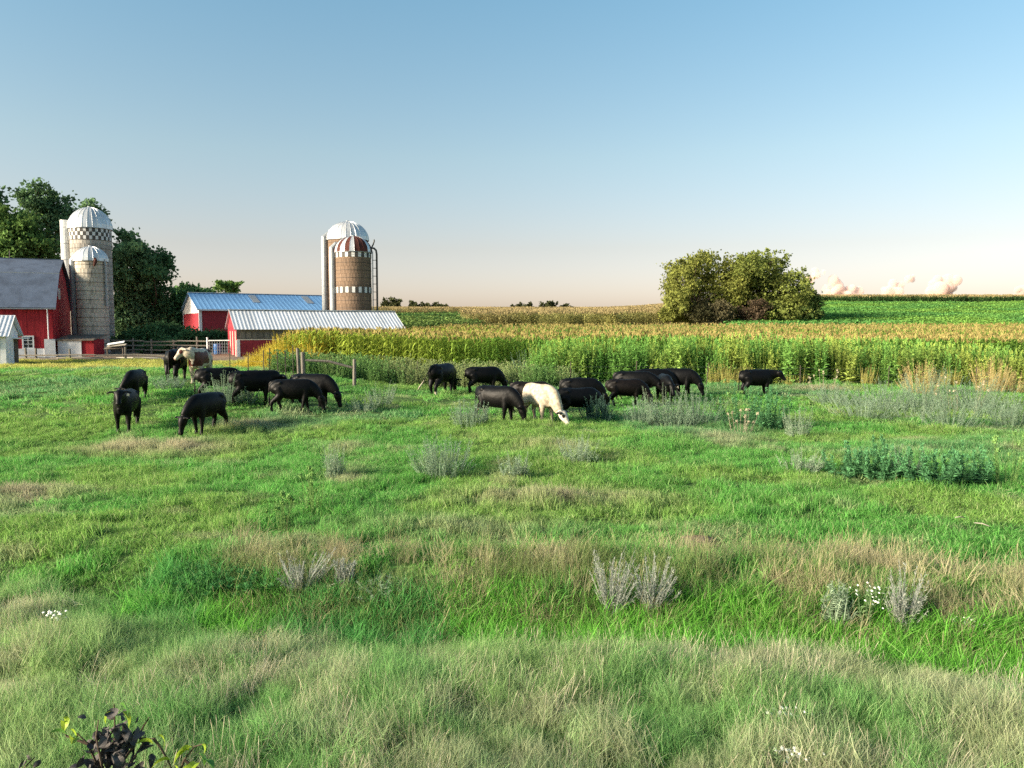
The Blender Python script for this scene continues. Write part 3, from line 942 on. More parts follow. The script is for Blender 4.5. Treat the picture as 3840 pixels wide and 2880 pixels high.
MB().box(.03, .7, 1.5, WW + .3, WE - .40, WE - .32).build('door_hood', M['white'], wsh)

# ---------------------------------------------------------------- fences, gate, yard clutter
def wooden_fence(pxs, ytop, D, rails, pxr, label, m='wood', hgt=1.2):
    x0 = P(pxs[0], 1300, D).x
    root = empty('wooden_fence', (x0, D, Hs(x0, D)), 0, label, 'fence')
    for p in pxs:
        xx = P(p, 1300, D).x; zz = Hs(xx, D) - Hs(x0, D); h = hgt * rng.uniform(.85, 1.15)
        MB().tube([(xx - x0, 0, zz - .25), (xx - x0 + rng.normal(0, .02), 0, zz + h)], [.085, .075], 7).build('post', M[m], root)
    a, b = P(pxr[0], 1300, D).x - x0, P(pxr[1], 1300, D).x - x0
    for rz in rails:
        n = max(1, int((b - a) / 2.6))
        for j in range(n):
            p0, p1 = a + (b - a) * j / n, a + (b - a) * (j + 1) / n
            q0, q1 = [Hs(x0 + q, D) - Hs(x0, D) + rz + rng.normal(0, .03) for q in (p0, p1)]
            yy = -.10 - rng.uniform(0, .02)
            MB().tube([(p0 + .01, yy, q0), (p1 - .01, yy, q1)], [(.02, .065)] * 2, 6).build('rail', M[m], root)
    return root
wooden_fence([96, 133, 261, 469], 1304, 57.0, (.14, .42), (-60, 640), 'low weathered plank fence along the front of the farmyard', 'wood', .95)
wooden_fence([425, 455, 499, 567, 652, 740], 1303, 66.0, (.35, .75, 1.1), (420, 790), 'grey three rail wooden fence in front of the bushes', 'wood', 1.3)
# metal gate
ga, gb = P(778, 1300, 63.5), P(862, 1300, 63.5)
gz = Hs(ga.x, 63.5)
gate = empty('metal_gate', (ga.x, 63.5, gz), 0, 'white topped metal mesh gate between the wooden fence and the long shed', 'gate')
gw = gb.x - ga.x
MB().tube([(0, 0, 0), (0, 0, 1.55)], .07, 8).build('post', M['white'], gate)
MB().tube([(0, 0, 1.28), (gw, 0, 1.30)], .045, 6).build('top_rail', M['chute_white'], gate)
for zz in (.25, .5, .75, 1.0):
    MB().tube([(.05, 0, zz), (gw, 0, zz)], .018, 5).build('bar', M['galv'], gate)
for j in range(1, 9):
    MB().tube([(gw * j / 9, -.03, .2), (gw * j / 9, -.03, 1.28)], .016, 5).build('upright', M['galv'], gate)
bb = P(815, 1312, 66)
barrel = MB().tube([(0, 0, 0), (0, 0, .06), (0, 0, .45), (0, 0, .5), (0, 0, .85), (0, 0, .9)], [.27, .29, .29, .31, .29, .27], 14).build('barrel', M['blue_barrel'], None, True, (bb.x, 66, Hs(bb.x, 66)))
tag(barrel, 'blue plastic barrel behind the metal gate', 'barrel')
# boards leaning beside the silo
lp = P(438, 1290, 62)
for j, (dz, l, an, m) in enumerate(((.95, 1.5, .10, 'wood_pale'), (1.12, 1.3, .16, 'white'), (.72, 1.6, .05, 'wood_dark'))):
    b_ = MB().box(-l / 2, l / 2, -.16, .16, -.03, .03).build('plank', M[m], None, False, (lp.x - .1 * j, 62 + .05 * j, Hs(lp.x, 62) + dz))
    b_.rotation_euler = (R(20), -an, R(8 * j))
    tag(b_, ('pale plank, middle one of the boards heaped beside the small silo', 'white plank, topmost of the boards heaped beside the small silo', 'dark plank, lowest of the boards heaped beside the small silo')[j], 'plank', 'planks beside the silo')
rack = MB()
for sx in (-.7, .55):
    rack.tube([(sx, 0, -.1), (sx, 0, .7)], .05, 6)
rk = rack.build('trestle', M['wood_dark'], None, False, (lp.x - .1, 62.05, Hs(lp.x, 62)))
tag(rk, 'dark wooden trestle under the boards beside the small silo', 'trestle')
for j, (px, py, l, a_, lab) in enumerate(((300, 1362, 3.4, 3, 'long grey log lying on the yard mud below the small silo'), (540, 1362, 4.2, -2, 'long pale log lying on the yard mud left of the standing cow'), (120, 1358, 2.6, 4, 'short grey log lying on the yard mud below the barn windows'))):
    q = P(px, py, 58.5); 
    o = MB().tube([(-l / 2, 0, 0), (0, .05, .01), (l / 2, 0, 0)], [.11, .12, .09], 8).build('log', M['wood_pale' if j == 1 else 'wood'], None, True, (q.x, 58.5, Hs(q.x, 58.5) + .09))
    o.rotation_euler.z = R(a_)
    tag(o, lab, 'log', 'logs in the yard')

# H-brace at the corn corner
hb0 = G(1138, 1440)
brace = empty('fence_brace', (hb0.x, hb0.y, hb0.z), 0, 'weathered wooden H brace of two posts and a rail in front of the corn', 'fence')
def up_at(px, dy=0.):
    q = P(px, 1400, hb0.y + dy); return q.x - hb0.x, dy, Hs(q.x, hb0.y + dy) - hb0.z
a0 = up_at(1138); a1 = up_at(1328, .3); a2 = up_at(1122, 1.2)
ht = (1440 - 1322) / FPX * hb0.y
MB().tube([(a0[0], a0[1], -.3), (a0[0] - .02, a0[1], ht)], [.10, .085], 8).build('post', M['wood'], brace)
MB().tube([(a1[0], a1[1], a1[2] - .3), (a1[0] + .02, a1[1], a1[2] + ht * .93)], [.085, .07], 8).build('post', M['wood'], brace)
MB().tube([(a2[0], a2[1], a2[2] - .3), (a2[0] - .05, a2[1], a2[2] + ht * 1.05)], [.08, .07], 8).build('post', M['wood'], brace)
MB().tube([(a0[0] + .09, a0[1], ht * .74), ((a0[0] + a1[0]) / 2, .16, ht * .70), (a1[0] - .075, a1[1], a1[2] + ht * .66)], [.05, .06, .05], 7).build('rail', M['wood'], brace)

def wire_fence(posts, label, strands=(.35, .65, .95), m='post_metal', rad=.022):
    root = empty('wire_fence', posts[0][0], 0, label, 'fence')
    o0 = Vector(posts[0][0])
    tops = []
    for p, h, ln in posts:
        p = Vector(p) - o0
        MB().tube([p - Vector((0, 0, .2)), p + Vector((ln, 0, h))], rad, 5).build('post', M[m], root)
        tops.append((p, h))
    for s_ in strands:
        for (p, h), (q, k_) in zip(tops[:-1], tops[1:]):
            MB().tube([p + Vector((0, -.03, s_)), (p + q) / 2 + Vector((0, -.03, s_ - .03)), q + Vector((0, -.03, s_))], .003, 3).build('wire', M['wire'], root)
    return root
pp = []
for px, yb, h in ((862, 1368, 1.25), (930, 1385, .9), (990, 1392, 1.1), (1012, 1392, 1.2), (1045, 1397, 1.1), (1072, 1405, 1.2), (1100, 1412, 1.5)):
    q = G(px, yb + 22); pp.append(((q.x, q.y, q.z), h * 1.05, rng.normal(0, .03)))
wire_fence(pp, 'row of thin dark fence posts among the golden weeds left of the wooden brace')
pp = []
for px, yb, h, ln in ((1558, 1437, 1.2, .12), (1742, 1432, 1.1, .02), (2140, 1440, 1.2, 0), (2383, 1440, 1.2, .05), (2648, 1440, 1.15, .1), (3000, 1442, 1.1, 0), (3330, 1448, 1.1, .03), (3660, 1452, 1.1, 0)):
    q = P(px, yb, 37.5); pp.append(((q.x, 37.5, Hs(q.x, 37.5)), h, ln))
wire_fence(pp, 'thin leaning steel post fence along the foot of the weeds before the corn')

# ---------------------------------------------------------------- crops and tall weeds (uncountable: stuff)
def arch(mb, base, az, length, width, rise, droop, r, seg=4):
    d = np.array([math.cos(az), math.sin(az), 0]); sd = np.array([-math.sin(az), math.cos(az), 0])
    v = []
    for j in range(seg + 1):
        t = j / seg
        w = width * math.sin(math.pi * min(.98, .18 + .8 * t)) * .5
        c = np.array(base) + d * length * t * (1 - .15 * t) + np.array([0, 0, length * (rise * t - droop * t * t)])
        v += [c - sd * w, c + sd * w]
    f = [(2 * j, 2 * j + 1, 2 * j + 3, 2 * j + 2) for j in range(seg)]
    mb.add(v, f, r)

def corn_mesh(lod):
    mb = MB()
    h = 2.05
    mb.tube([(0, 0, 0), (0, 0, h)], [.014, .009], 3, .5, cap=False)
    n = 11 if lod == 0 else 7
    for j in range(n):
        z = .35 + (h - .4) * j / n
        az = (j % 2) * math.pi + rng.normal(0, .5)
        arch(mb, (0, 0, z), az, rng.uniform(.5, .78), .085, rng.uniform(.7, 1.1), rng.uniform(.7, 1.25), rng.uniform(0, 1), 4 if lod == 0 else 3)
    for j in range(4):
        arch(mb, (0, 0, h - .18 + .03 * j), rng.uniform(0, 6.28), rng.uniform(.35, .55), .07, rng.uniform(.9, 1.2), rng.uniform(.7, 1.1), rng.uniform(0, 1), 3)
    for j in range(7):
        az = rng.uniform(0, 6.28); l = rng.uniform(.13, .25); o = rng.uniform(.05, .55) if j else 0
        mb.tube([(0, 0, h - .02), (math.cos(az) * l * o * .6, math.sin(az) * l * o * .6, h + l * .7), (math.cos(az) * l * o * 1.2, math.sin(az) * l * o * 1.2, h + l * .95)], [.012, .016, .006], 3, rng.uniform(0, 1), cap=False, mi=1)
    return mb.mesh('corn', [M['corn_leaf'], M['tassel']])
CORN0 = proto_coll('corn_near', [corn_mesh(0) for _ in range(5)])
CORN1 = proto_coll('corn_mid', [corn_mesh(1) for _ in range(4)])

M['far_tassel'] = leafmat('far_corn_tassel', (.30, .245, .125), .25, .3)
def corn_clump():
    mb = MB()
    for p in range(9):
        bx, by = rng.uniform(-.9, .9, 2); h = rng.uniform(1.9, 2.25)
        for j in range(6):
            z = .4 + (h - .3) * j / 6
            arch(mb, (bx, by, z), rng.uniform(0, 6.28), rng.uniform(.5, .8), .16, rng.uniform(.6, 1.1), rng.uniform(.6, 1.1), rng.uniform(0, 1), 2)
        for j in range(3):
            az = rng.uniform(0, 6.28)
            mb.tube([(bx, by, h - .1), (bx + .1 * math.cos(az), by + .1 * math.sin(az), h + .2)], [.02, .035], 3, rng.uniform(0, 1), cap=False, mi=1)
    return mb.mesh('corn_clump', [M['corn_leaf'], M['far_tassel']])
CORN2 = proto_coll('corn_clump', [corn_clump() for _ in range(4)])

def corn_left(y):
    return np.interp(y, [42, 46, 60, 63, 72, 90], [-12.2, -14.5, -15.0, -11.5, -7.0, -8.0])
def corn_tint(x, y):
    n = fbm(x / 6, y / 6, 101)
    k = ss(.35, .65, n)[:, None]
    lf = (ss(2, -8, x) * .75)[:, None]  # yellower towards the left: golden sunlight painted into the leaf colour
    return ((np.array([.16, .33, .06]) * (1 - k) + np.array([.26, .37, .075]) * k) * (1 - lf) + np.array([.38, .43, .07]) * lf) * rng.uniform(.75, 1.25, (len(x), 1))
def corn_rows(y0, y1, xr, row, step, keep=1.0):
    ys = np.arange(y0, y1, row); out = []
    for yy in ys:
        xs = np.arange(-16, xr(yy), step)
        xs = xs + rng.normal(0, .05, len(xs))
        out.append(np.stack([xs, yy + rng.normal(0, .06, len(xs))], 1))
    o = np.concatenate(out)
    return o[:, 0], o[:, 1]
def front_edge(x):
    return 42.2 + .03 * np.abs(x) + .5 * np.sin(x * .4)
x, y = corn_rows(42, 50, lambda q: .69 * q + 3, .76, .20)
k = (x > corn_left(y)) & (y > front_edge(x)); x, y = x[k], y[k]
s = rng.uniform(.95, 1.1, len(x)) * (1 - .35 * ss(-11.5, -15, x))
scatter('corn_crop', CORN0, np.stack([x, y, H(x, y)], 1), std_rot(len(x), math.pi, .05), s, corn_tint(x, y),
        'front rows of the tall tasselled green corn crop behind the cattle', 'corn')
x, y = corn_rows(50, 88, lambda q: .69 * q + 4, .95, .42)
k = (x > corn_left(y)); x, y = x[k], y[k]
scatter('corn_field', CORN1, np.stack([x, y, H(x, y)], 1), std_rot(len(x), math.pi, .05), rng.uniform(.95, 1.1, len(x)), corn_tint(x, y),
        'golden tasselled tops of the corn field stretching back to the tree clump', 'corn')
# corn on the far slope and on the ridge
W = 130
x, y = rng.uniform(-90, W, 26000), rng.uniform(128, 330, 26000)
u = x / y
k = (u > -.30) & (u < .26) & ~((u < -.06) & (y < 175 + 200 * (u + .2))) & ~((u > .14) & (y < 133)); x, y, u = x[k], y[k], u[k]
n = fbm(x / 18, y / 9, 111)[:, None]
kk = ss(.35, .65, n)
t = (np.array([.34, .33, .12]) * (1 - kk) + np.array([.42, .36, .16]) * kk) * rng.uniform(.8, 1.2, (len(x), 1))
scatter('far_corn_field', CORN2, np.stack([x, y, H(x, y) - .1], 1), std_rot(len(x), math.pi, .05), rng.uniform(.95, 1.15, len(x)), t,
        'olive and tan far corn field on the gentle slope below the skyline', 'corn')
x, y = rng.uniform(40, 260, 9000), rng.uniform(207, 262, 9000)
u = x / y
k = (u > .30) & (u < .75) & (y > 207 + 4 * np.sin(x / 22)); x, y = x[k], y[k]
t = np.array([.09, .17, .06]) * rng.uniform(.8, 1.2, (len(x), 1))
scatter('ridge_corn', CORN2, np.stack([x, y, H(x, y) - .1], 1), std_rot(len(x), math.pi, .05), rng.uniform(1.0, 1.2, len(x)), t,
        'dark green strip of corn along the ridge above the bean field', 'corn')
# bean field on the hill to the right, green strips on the left skyline
def bean():
    mb = MB()
    n = 46
    p = rng.normal(0, .42, (n, 3)); p[:, 2] = np.abs(rng.normal(.38, .14, n))
    mb.leaves(p, unit(n) * np.array([1, 1, .4]), unit(n) * .4 + np.array([0, 0, 1]), .34, .26, rng.uniform(0, 1, n))
    return mb.mesh('bean', M['weed'])
BEAN = proto_coll('bean_clump', [bean() for _ in range(4)])
x, y = rng.uniform(25, 170, 40000), rng.uniform(92, 208, 40000)
u = x / y
k = (u > .28) & (u < .75) & (y > 96 + 10 * ss(.6, .3, u)) & (y < 206 + 4 * np.sin(x / 22)); x, y = x[k], y[k]
rows = .5 + .5 * np.sin((y * .9 - x * .25) * 1.2)
n = fbm(x / 14, y / 8, 121)
kk = (ss(.3, .7, n) * .7)[:, None]
t = (np.array([.11, .28, .075]) * (1 - kk) + np.array([.21, .37, .07]) * kk) * rng.uniform(.8, 1.15, (len(x), 1))
scatter('bean_field', BEAN, np.stack([x, y, H(x, y) - .05], 1), std_rot(len(x), math.pi, .1), rng.uniform(.9, 1.3, len(x)) * (.8 + .5 * fbm(x / 3, y / 3, 5)), t,
        'bright green bean field on the rising ground right of the tree clump', 'bean crop')
x, y = rng.uniform(-75, 5, 12000), rng.uniform(105, 215, 12000)
u = x / y
k = (u > -.32) & (u < -.05) & (y < 175 + 200 * (u + .2)); x, y = x[k], y[k]
st = ss(.35, .5, vnoise(y / 11 + x / 60, x * 0, 9))[:, None]
t = (np.array([.06, .13, .04]) * (1 - st) + np.array([.14, .21, .06]) * st) * rng.uniform(.8, 1.2, (len(x), 1))
scatter('strip_crops', BEAN, np.stack([x, y, H(x, y) - .05], 1), std_rot(len(x), math.pi, .1), rng.uniform(1.2, 1.8, len(x)), t,
        'green contour strips of low crops beyond the low shed', 'crop')

# tall weeds along the fence before the corn
def weed_mesh(mb, h, stems, per, ll, lw, spread, up=.5, spike=0., dome=0., taper=True):
    for s_ in range(stems):
        a = rng.uniform(0, 6.28); sp = spread * math.sqrt(rng.uniform(0, 1)); hh = h * rng.uniform(.5, 1.12) * (1 - dome * (sp / max(spread, 1e-6)) ** 2)
        b = np.array([math.cos(a) * sp * .6, math.sin(a) * sp * .6, 0]); e = np.array([math.cos(a) * sp, math.sin(a) * sp, hh]) + rng.normal(0, .03, 3)
        mb.tube([tuple(b), tuple((b + e) / 2 + rng.normal(0, .02, 3)), tuple(e)], [.009, .007, .003], 3, .25, cap=False)
        t = rng.uniform(.04, 1.0, per)
        p = b + (e - b) * t[:, None]
        az = rng.uniform(0, 6.28, per)
        d = np.stack([np.cos(az), np.sin(az), rng.normal(up, .3, per)], 1)
        L = ll * rng.uniform(.6, 1.2, per) * ((1.15 - .75 * t) if taper else 1)
        mb.leaves(p, d, unit(per) * .4 + np.array([0, 0, 1]), L, L * lw / ll, rng.uniform(0, 1, per))
        if spike:
            n = 26
            tt = rng.uniform(0, 1, n)
            p = e + np.stack([rng.normal(0, .012, n), rng.normal(0, .012, n), spike * (tt - .25)], 1)
            mb.leaves(p, np.stack([rng.normal(0, .6, n), rng.normal(0, .6, n), np.ones(n)], 1), unit(n), .05, .03, rng.uniform(.5, 1, n))
    return mb
def weed_protos(name, n, *a, **k):
    return proto_coll(name, [weed_mesh(MB(), *a, **k).mesh(name, M['weed']) for _ in range(n)])
RAG = weed_protos('ragweed', 5, 1.75, 4, 40, .24, .13, .42, .35, .16)
LOWW = weed_protos('low_weed', 4, .85, 7, 26, .16, .035, .40, 1.0, .06)
GOLDW = weed_protos('gold_weed', 4, .95, 16, 36, .085, .02, .42, .9, 0.)
# the broad leafy thicket
x = rng.uniform(1.0, 31, 2600); y = 38.6 + 3.6 * rng.uniform(0, 1, 2600) + .03 * np.abs(x)
hx = np.interp(x, [1, 3, 6, 10, 16, 20, 24, 26.5, 28, 31], [.85, 1.0, 1.0, 1.02, 1.05, 1.0, .9, .85, .45, .4])
k = rng.uniform(0, 1, len(x)) < ss(.3, .45, vnoise(x / 1.1, y / 1.1, 15) + .25); x, y, hx = x[k], y[k], hx[k]
n = fbm(x / .9, y / .9, 131)
kk = ss(.35, .68, n)[:, None]
t = (np.array([.16, .33, .08]) * (1 - kk) + np.array([.34, .42, .10]) * kk) * rng.uniform(.75, 1.2, (len(x), 1))
scatter('tall_weeds', RAG, np.stack([x, y, H(x, y) - .03], 1), std_rot(len(x), math.pi, .08), hx * rng.uniform(.5, 1.2, len(x)), t,
        'tall leafy yellow green weed thicket along the fence in front of the corn', 'weeds')
x = rng.uniform(8, 29, 200); y = rng.uniform(38.0, 39.0, 200) + .03 * x
k = vnoise(x / 1.3, y / 1.3, 29) > .62; x, y = x[k], y[k]
t = np.array([.42, .40, .13]) * rng.uniform(.7, 1.2, (len(x), 1))
scatter('yellow_weeds', GOLDW, np.stack([x, y, H(x, y) - .03], 1), std_rot(len(x), math.pi, .1), rng.uniform(.45, 1.15, len(x)), t,
        'yellowing low weeds scattered along the foot of the leafy thicket', 'weeds')
# low grey green weeds left of the thicket, under the bright corn
x = rng.uniform(-11.5, 3, 1500); y = rng.uniform(35.2, 42.0, 1500)
k = y > 36.6 + .9 * fbm(x / 2, y / 2, 5) * 2 - 1.0; x, y = x[k], y[k]
n = fbm(x / 1.8, y / 1.8, 141); kk = ss(.4, .62, n)[:, None]
t = (np.array([.15, .27, .09]) * (1 - kk) + np.array([.26, .31, .14]) * kk) * rng.uniform(.8, 1.2, (len(x), 1))
scatter('fence_weeds', LOWW, np.stack([x, y, H(x, y) - .03], 1), std_rot(len(x), math.pi, .12), rng.uniform(.55, 1.15, len(x)), t,
        'knee high grey green weeds along the fence foot under the bright corn', 'weeds')
# golden weeds at the corn corner by the shed, sunlight painted into their tint
x = rng.uniform(-19.5, -10.5, 1500); y = rng.uniform(38.8, 50, 1500)
k = (y > 40.2 - .35 * (x + 12)) & (y < 52); x, y = x[k], y[k]
hx = np.interp(x, [-19.5, -17.3, -15.8, -14.4, -13.2, -10.5], [.18, .25, .6, 1.3, 1.9, 1.8]) * ss(39, 46, y + .1)
t = np.array([.58, .48, .08]) * rng.uniform(.75, 1.2, (len(x), 1))
scatter('golden_weeds', GOLDW, np.stack([x, y, H(x, y) - .03], 1), std_rot(len(x), math.pi, .1), np.clip(hx, .2, 2) * rng.uniform(.8, 1.3, len(x)), t,
        'weeds tinted sunlit gold, sloping up the corner of the corn beside the long shed', 'weeds')

# ---------------------------------------------------------------- trees
TREE_M = {}
def tree_mat(key, col, trans=.3):
    if key not in TREE_M:
        TREE_M[key] = leafmat('foliage_' + key, col, trans, .45, .15)
    return TREE_M[key]

def tree(label, bx, by, lobes, leaf, mkey, col, nleaf, trunk_r=.25, group=None, name='tree', cat='tree', stems=1, gap=.0):
    """Tapered trunk with limbs reaching into each lobe, and a crown of leaves gathered in clumps through the lobes' volume."""
    bz_ = Hs(bx, by)
    o = empty(name, (bx, by, bz_), 0, label, cat, group)
    mb = MB()
    ztop = max(l[2] for l in lobes)
    for s_ in range(stems):
        sx = (s_ - (stems - 1) / 2) * trunk_r * 5
        base = Vector((sx, rng.normal(0, .2), -.3))
        fork = Vector((sx * 1.3 + rng.normal(0, .2), 0, ztop * .30))
        mb.tube([base, (base + fork) / 2 + Vector((rng.normal(0, .1), 0, 0)), fork], [trunk_r * 1.2, trunk_r * .95, trunk_r * .75], 8)
        for l in lobes[s_::stems]:
            c = Vector(l[:3])
            mid = (fork + c) / 2 + Vector((rng.normal(0, .3), rng.normal(0, .3), .1 * l[5]))
            mb.tube([fork - Vector((0, 0, .2)), mid, c], [trunk_r * .55, trunk_r * .35, trunk_r * .12], 6)
            for q in range(5):
                e = c + Vector(unit(1)[0]) * min(l[3:6]) * .85
                mb.tube([mid.lerp(c, .6), c.lerp(e, .5), e], [trunk_r * .2, trunk_r * .12, trunk_r * .04], 4)
    mb.build('trunk', M['bark'], o)
    mb = MB()
    tot = sum(l[3] * l[4] * l[5] for l in lobes) 
    for l in lobes:
        n = int(nleaf * (l[3] * l[4] * l[5]) / tot)
        nc = max(8, n // 26)
        c = unit(nc) * (rng.uniform(.35, 1.0, (nc, 1)) ** .6)
        lump = .68 + .62 * vnoise(c[:, 0] * 2.3 + l[0], c[:, 1] * 2.3 + c[:, 2] * 2.9 + l[2], 17)
        c = c * np.array(l[3:6]) * (rng.uniform(.85, 1.12, nc) * lump)[:, None] + np.array(l[:3])
        keep = c[:, 2] > .3
        c = c[keep]; nc = len(c)
        cs = rng.uniform(.35, .75, nc) * (.35 + .16 * min(l[3:6]))
        shade = rng.uniform(.15, .85, nc)
        k_ = rng.integers(0, nc, n)
        p = c[k_] + rng.normal(0, 1, (n, 3)) * cs[k_][:, None] * np.array([1, 1, .6])
        d = unit(n) * .9 + (c[k_] - np.array(l[:3])) / np.array(l[3:6]) * .6 + np.array([0, 0, -.2])
        L = leaf * rng.uniform(.6, 1.3, n)
        mb.leaves(p, d, unit(n), L, L * .75, np.clip(shade[k_] + rng.normal(0, .12, n), 0, 1))
    mb.build('crown', tree_mat(mkey, col), o)
    return o

def lobes_px(lst, by, depth):
    """(px, py, rx_px, ry_px) ovals taken off the photograph -> lobes at distance by, relative to the first lobe's foot."""
    s_ = by / FPX; x0 = P(lst[0][0], 1230, by).x; z0 = Hs(x0, by)
    out = []
    for px, py, rx, ry in lst:
        q = P(px, py, by)
        out.append((q.x - x0, rng.normal(0, depth * .35), q.z - z0, rx * s_, max(rx * s_ * .8, depth * .5), ry * s_))
    return x0, out

dk = (.11, .19, .09)
def put_tree(label, by, lst, leaf, mkey, col, n, tr=.3, depth=4., **k):
    x0, lb = lobes_px(lst, by, depth)
    return tree(label, x0, by, lb, leaf, mkey, col, n, tr, **k)
BT = 'trees behind the farm'
put_tree('tall dark tree at the frame edge behind the barn roof', 84, [(-30, 800, 90, 120), (-60, 900, 120, 110), (60, 940, 70, 70)], .42, 'dark', dk, 9000, group=BT)
put_tree('brighter green tree rising behind the middle of the barn roof', 82, [(90, 880, 75, 70), (60, 950, 95, 60), (130, 950, 80, 60), (20, 850, 50, 60)], .42, 'mid', (.11, .19, .055), 9000, group=BT)
put_tree('open branched tree beside the chute of the tall silo', 88, [(165, 740, 55, 45), (210, 790, 60, 60), (140, 790, 70, 60), (200, 880, 60, 80), (240, 850, 45, 60)], .40, 'dark', dk, 7500, group=BT)
put_tree('dark tree whose top shows just over the tall silo dome', 92, [(310, 790, 50, 38), (300, 880, 70, 60)], .42, 'dark', dk, 3500, group=BT)
put_tree('tall dark tree just right of the tall silo', 90, [(470, 930, 55, 55), (500, 1010, 80, 80), (460, 1100, 80, 90), (540, 960, 40, 40), (480, 1210, 90, 70)], .42, 'dark', dk, 12000, group=BT)
put_tree('dark green tree with ragged top, second from the tall silo', 93, [(580, 1010, 60, 60), (620, 985, 30, 25), (560, 1110, 80, 80), (640, 1030, 25, 20), (580, 1210, 90, 60)], .42, 'dark2', (.09, .17, .07), 12000, group=BT)
put_tree('rounded green tree touching the white gable of the machine shed', 95, [(665, 1110, 65, 55), (700, 1130, 50, 40), (640, 1180, 80, 60), (690, 1210, 60, 50)], .42, 'mid2', (.09, .18, .065), 9000, group=BT)
put_tree('small open tree behind the blue grey roof', 150, [(852, 1075, 42, 22), (825, 1070, 22, 16), (880, 1078, 24, 18), (850, 1095, 40, 14)], .5, 'mid', (.05, .1, .03), 1500, .2, group=BT)
put_tree('low hazy tree line clump left of the small open tree', 155, [(740, 1095, 40, 14), (700, 1092, 30, 14), (775, 1098, 30, 12)], .5, 'dark2', dk, 1500, .15, group=BT)
# bushes in front of the machine shed
for j, (px, py, rx, ry, D_, lab) in enumerate(((470, 1285, 70, 36, 72, 'dark bush right beside the foot of the tall silo'), (570, 1270, 75, 48, 71, 'dark green bush behind the rail fence'),
                                            (655, 1255, 70, 42, 74, 'bright green rounded bush at the left corner of the machine shed'), (735, 1275, 60, 36, 72, 'green bush below the white corner trim of the machine shed'),
                                            (815, 1272, 55, 34, 73, 'low dark bush at the front wall of the machine shed'), (620, 1300, 70, 22, 69, 'low weedy bush behind the standing black cow'))):
    put_tree(lab, D_, [(px, py, rx, ry), (px - rx * .5, py + 8, rx * .5, ry * .7), (px + rx * .5, py + 10, rx * .5, ry * .6)], .26, 'bush%d' % (j % 2), ((.065, .125, .055), (.085, .175, .07))[j % 2], 4500, .08,
             group='bushes in front of the machine shed', name='bush', cat='bush', depth=2.0)
# the clump in the corn
RT = 'trees of the clump beyond the corn'
rc = (.185, .205, .052)
put_tree('broad sunlit tree forming the left half of the clump beyond the corn', 127, [(2605, 1055, 80, 90), (2690, 1000, 75, 62), (2550, 1050, 50, 68), (2650, 1120, 110, 70), (2520, 1140, 38, 55), (2740, 1090, 70, 80), (2620, 985, 50, 30), (2780, 1060, 60, 80), (2790, 1150, 60, 50)], .42, 'right', rc, 24000, .35, depth=10, group=RT)
put_tree('rounded tree forming the right half of the clump beyond the corn', 128, [(2880, 1030, 80, 78), (2940, 1080, 66, 75), (2850, 1100, 90, 80), (2990, 1130, 60, 65), (2900, 1170, 110, 45), (2880, 975, 45, 25), (2800, 1030, 60, 66), (2780, 1000, 50, 45)], .42, 'right2', (.165, .20, .052), 21000, .35, depth=10, group=RT)
put_tree('low spreading tree at the right end of the clump beyond the corn', 126, [(3030, 1140, 42, 50), (3045, 1175, 30, 30), (3000, 1180, 50, 30)], .40, 'right3', (.10, .15, .045), 5000, .2, depth=5, group=RT)
put_tree('low leafy tree at the left end of the clump beyond the corn', 124, [(2520, 1175, 42, 32), (2570, 1165, 50, 40)], .40, 'right', rc, 4000, .2, depth=4, group=RT)
for j, (px, w, c, lab) in enumerate(((2700, 55, (.10, .09, .05), 'brown dying brush at the foot of the clump between its two big trees'), (2830, 60, (.10, .075, .05), 'reddish brown brush under the right half of the clump'), (2620, 40, (.06, .06, .03), 'olive brush under the left half of the clump'))):
    put_tree(lab, 122, [(px, 1175, w, 34), (px + 20, 1150, w * .6, 30)], .32, 'brush%d' % j, c, 3000, .12, depth=3, group='brush under the clump', name='bush', cat='bush')
# far trees on the skyline
FT = 'trees on the far skyline'
for j, (px, py, rx, ry, lab) in enumerate(((1472, 1140, 34, 20, 'biggest rounded tree on the skyline just right of the low shed'), (1445, 1146, 18, 12, 'small tree hugging the left side of the biggest skyline tree'), (1552, 1147, 16, 11, 'round tree starting the skyline row left of its middle'),
                                         (1600, 1150, 26, 8, 'low bushy tree in the middle of the left skyline row'), (1640, 1149, 15, 9, 'narrow tree near the right end of the left skyline row'), (1668, 1153, 13, 6, 'low tree ending the left skyline row'),
                                         (1965, 1147, 36, 8, 'low wide tree, left one of the middle skyline group'), (2055, 1145, 36, 10, 'wide domed tree, centre one of the middle skyline group'), (2125, 1150, 22, 5, 'lowest tree, right one of the middle skyline group'))):
    put_tree(lab, 318, [(px, py - 2, rx, ry), (px - rx * .4, py + 4, rx * .6, ry * .7), (px + rx * .45, py + 4, rx * .5, ry * .7)], .9, 'far', (.07, .08, .035), 700, .25, depth=4, group=FT)

# ---------------------------------------------------------------- cattle
COW_M = vcolmat('cow_hide', 'coat', .5, .16, 9.0, .4, .35)

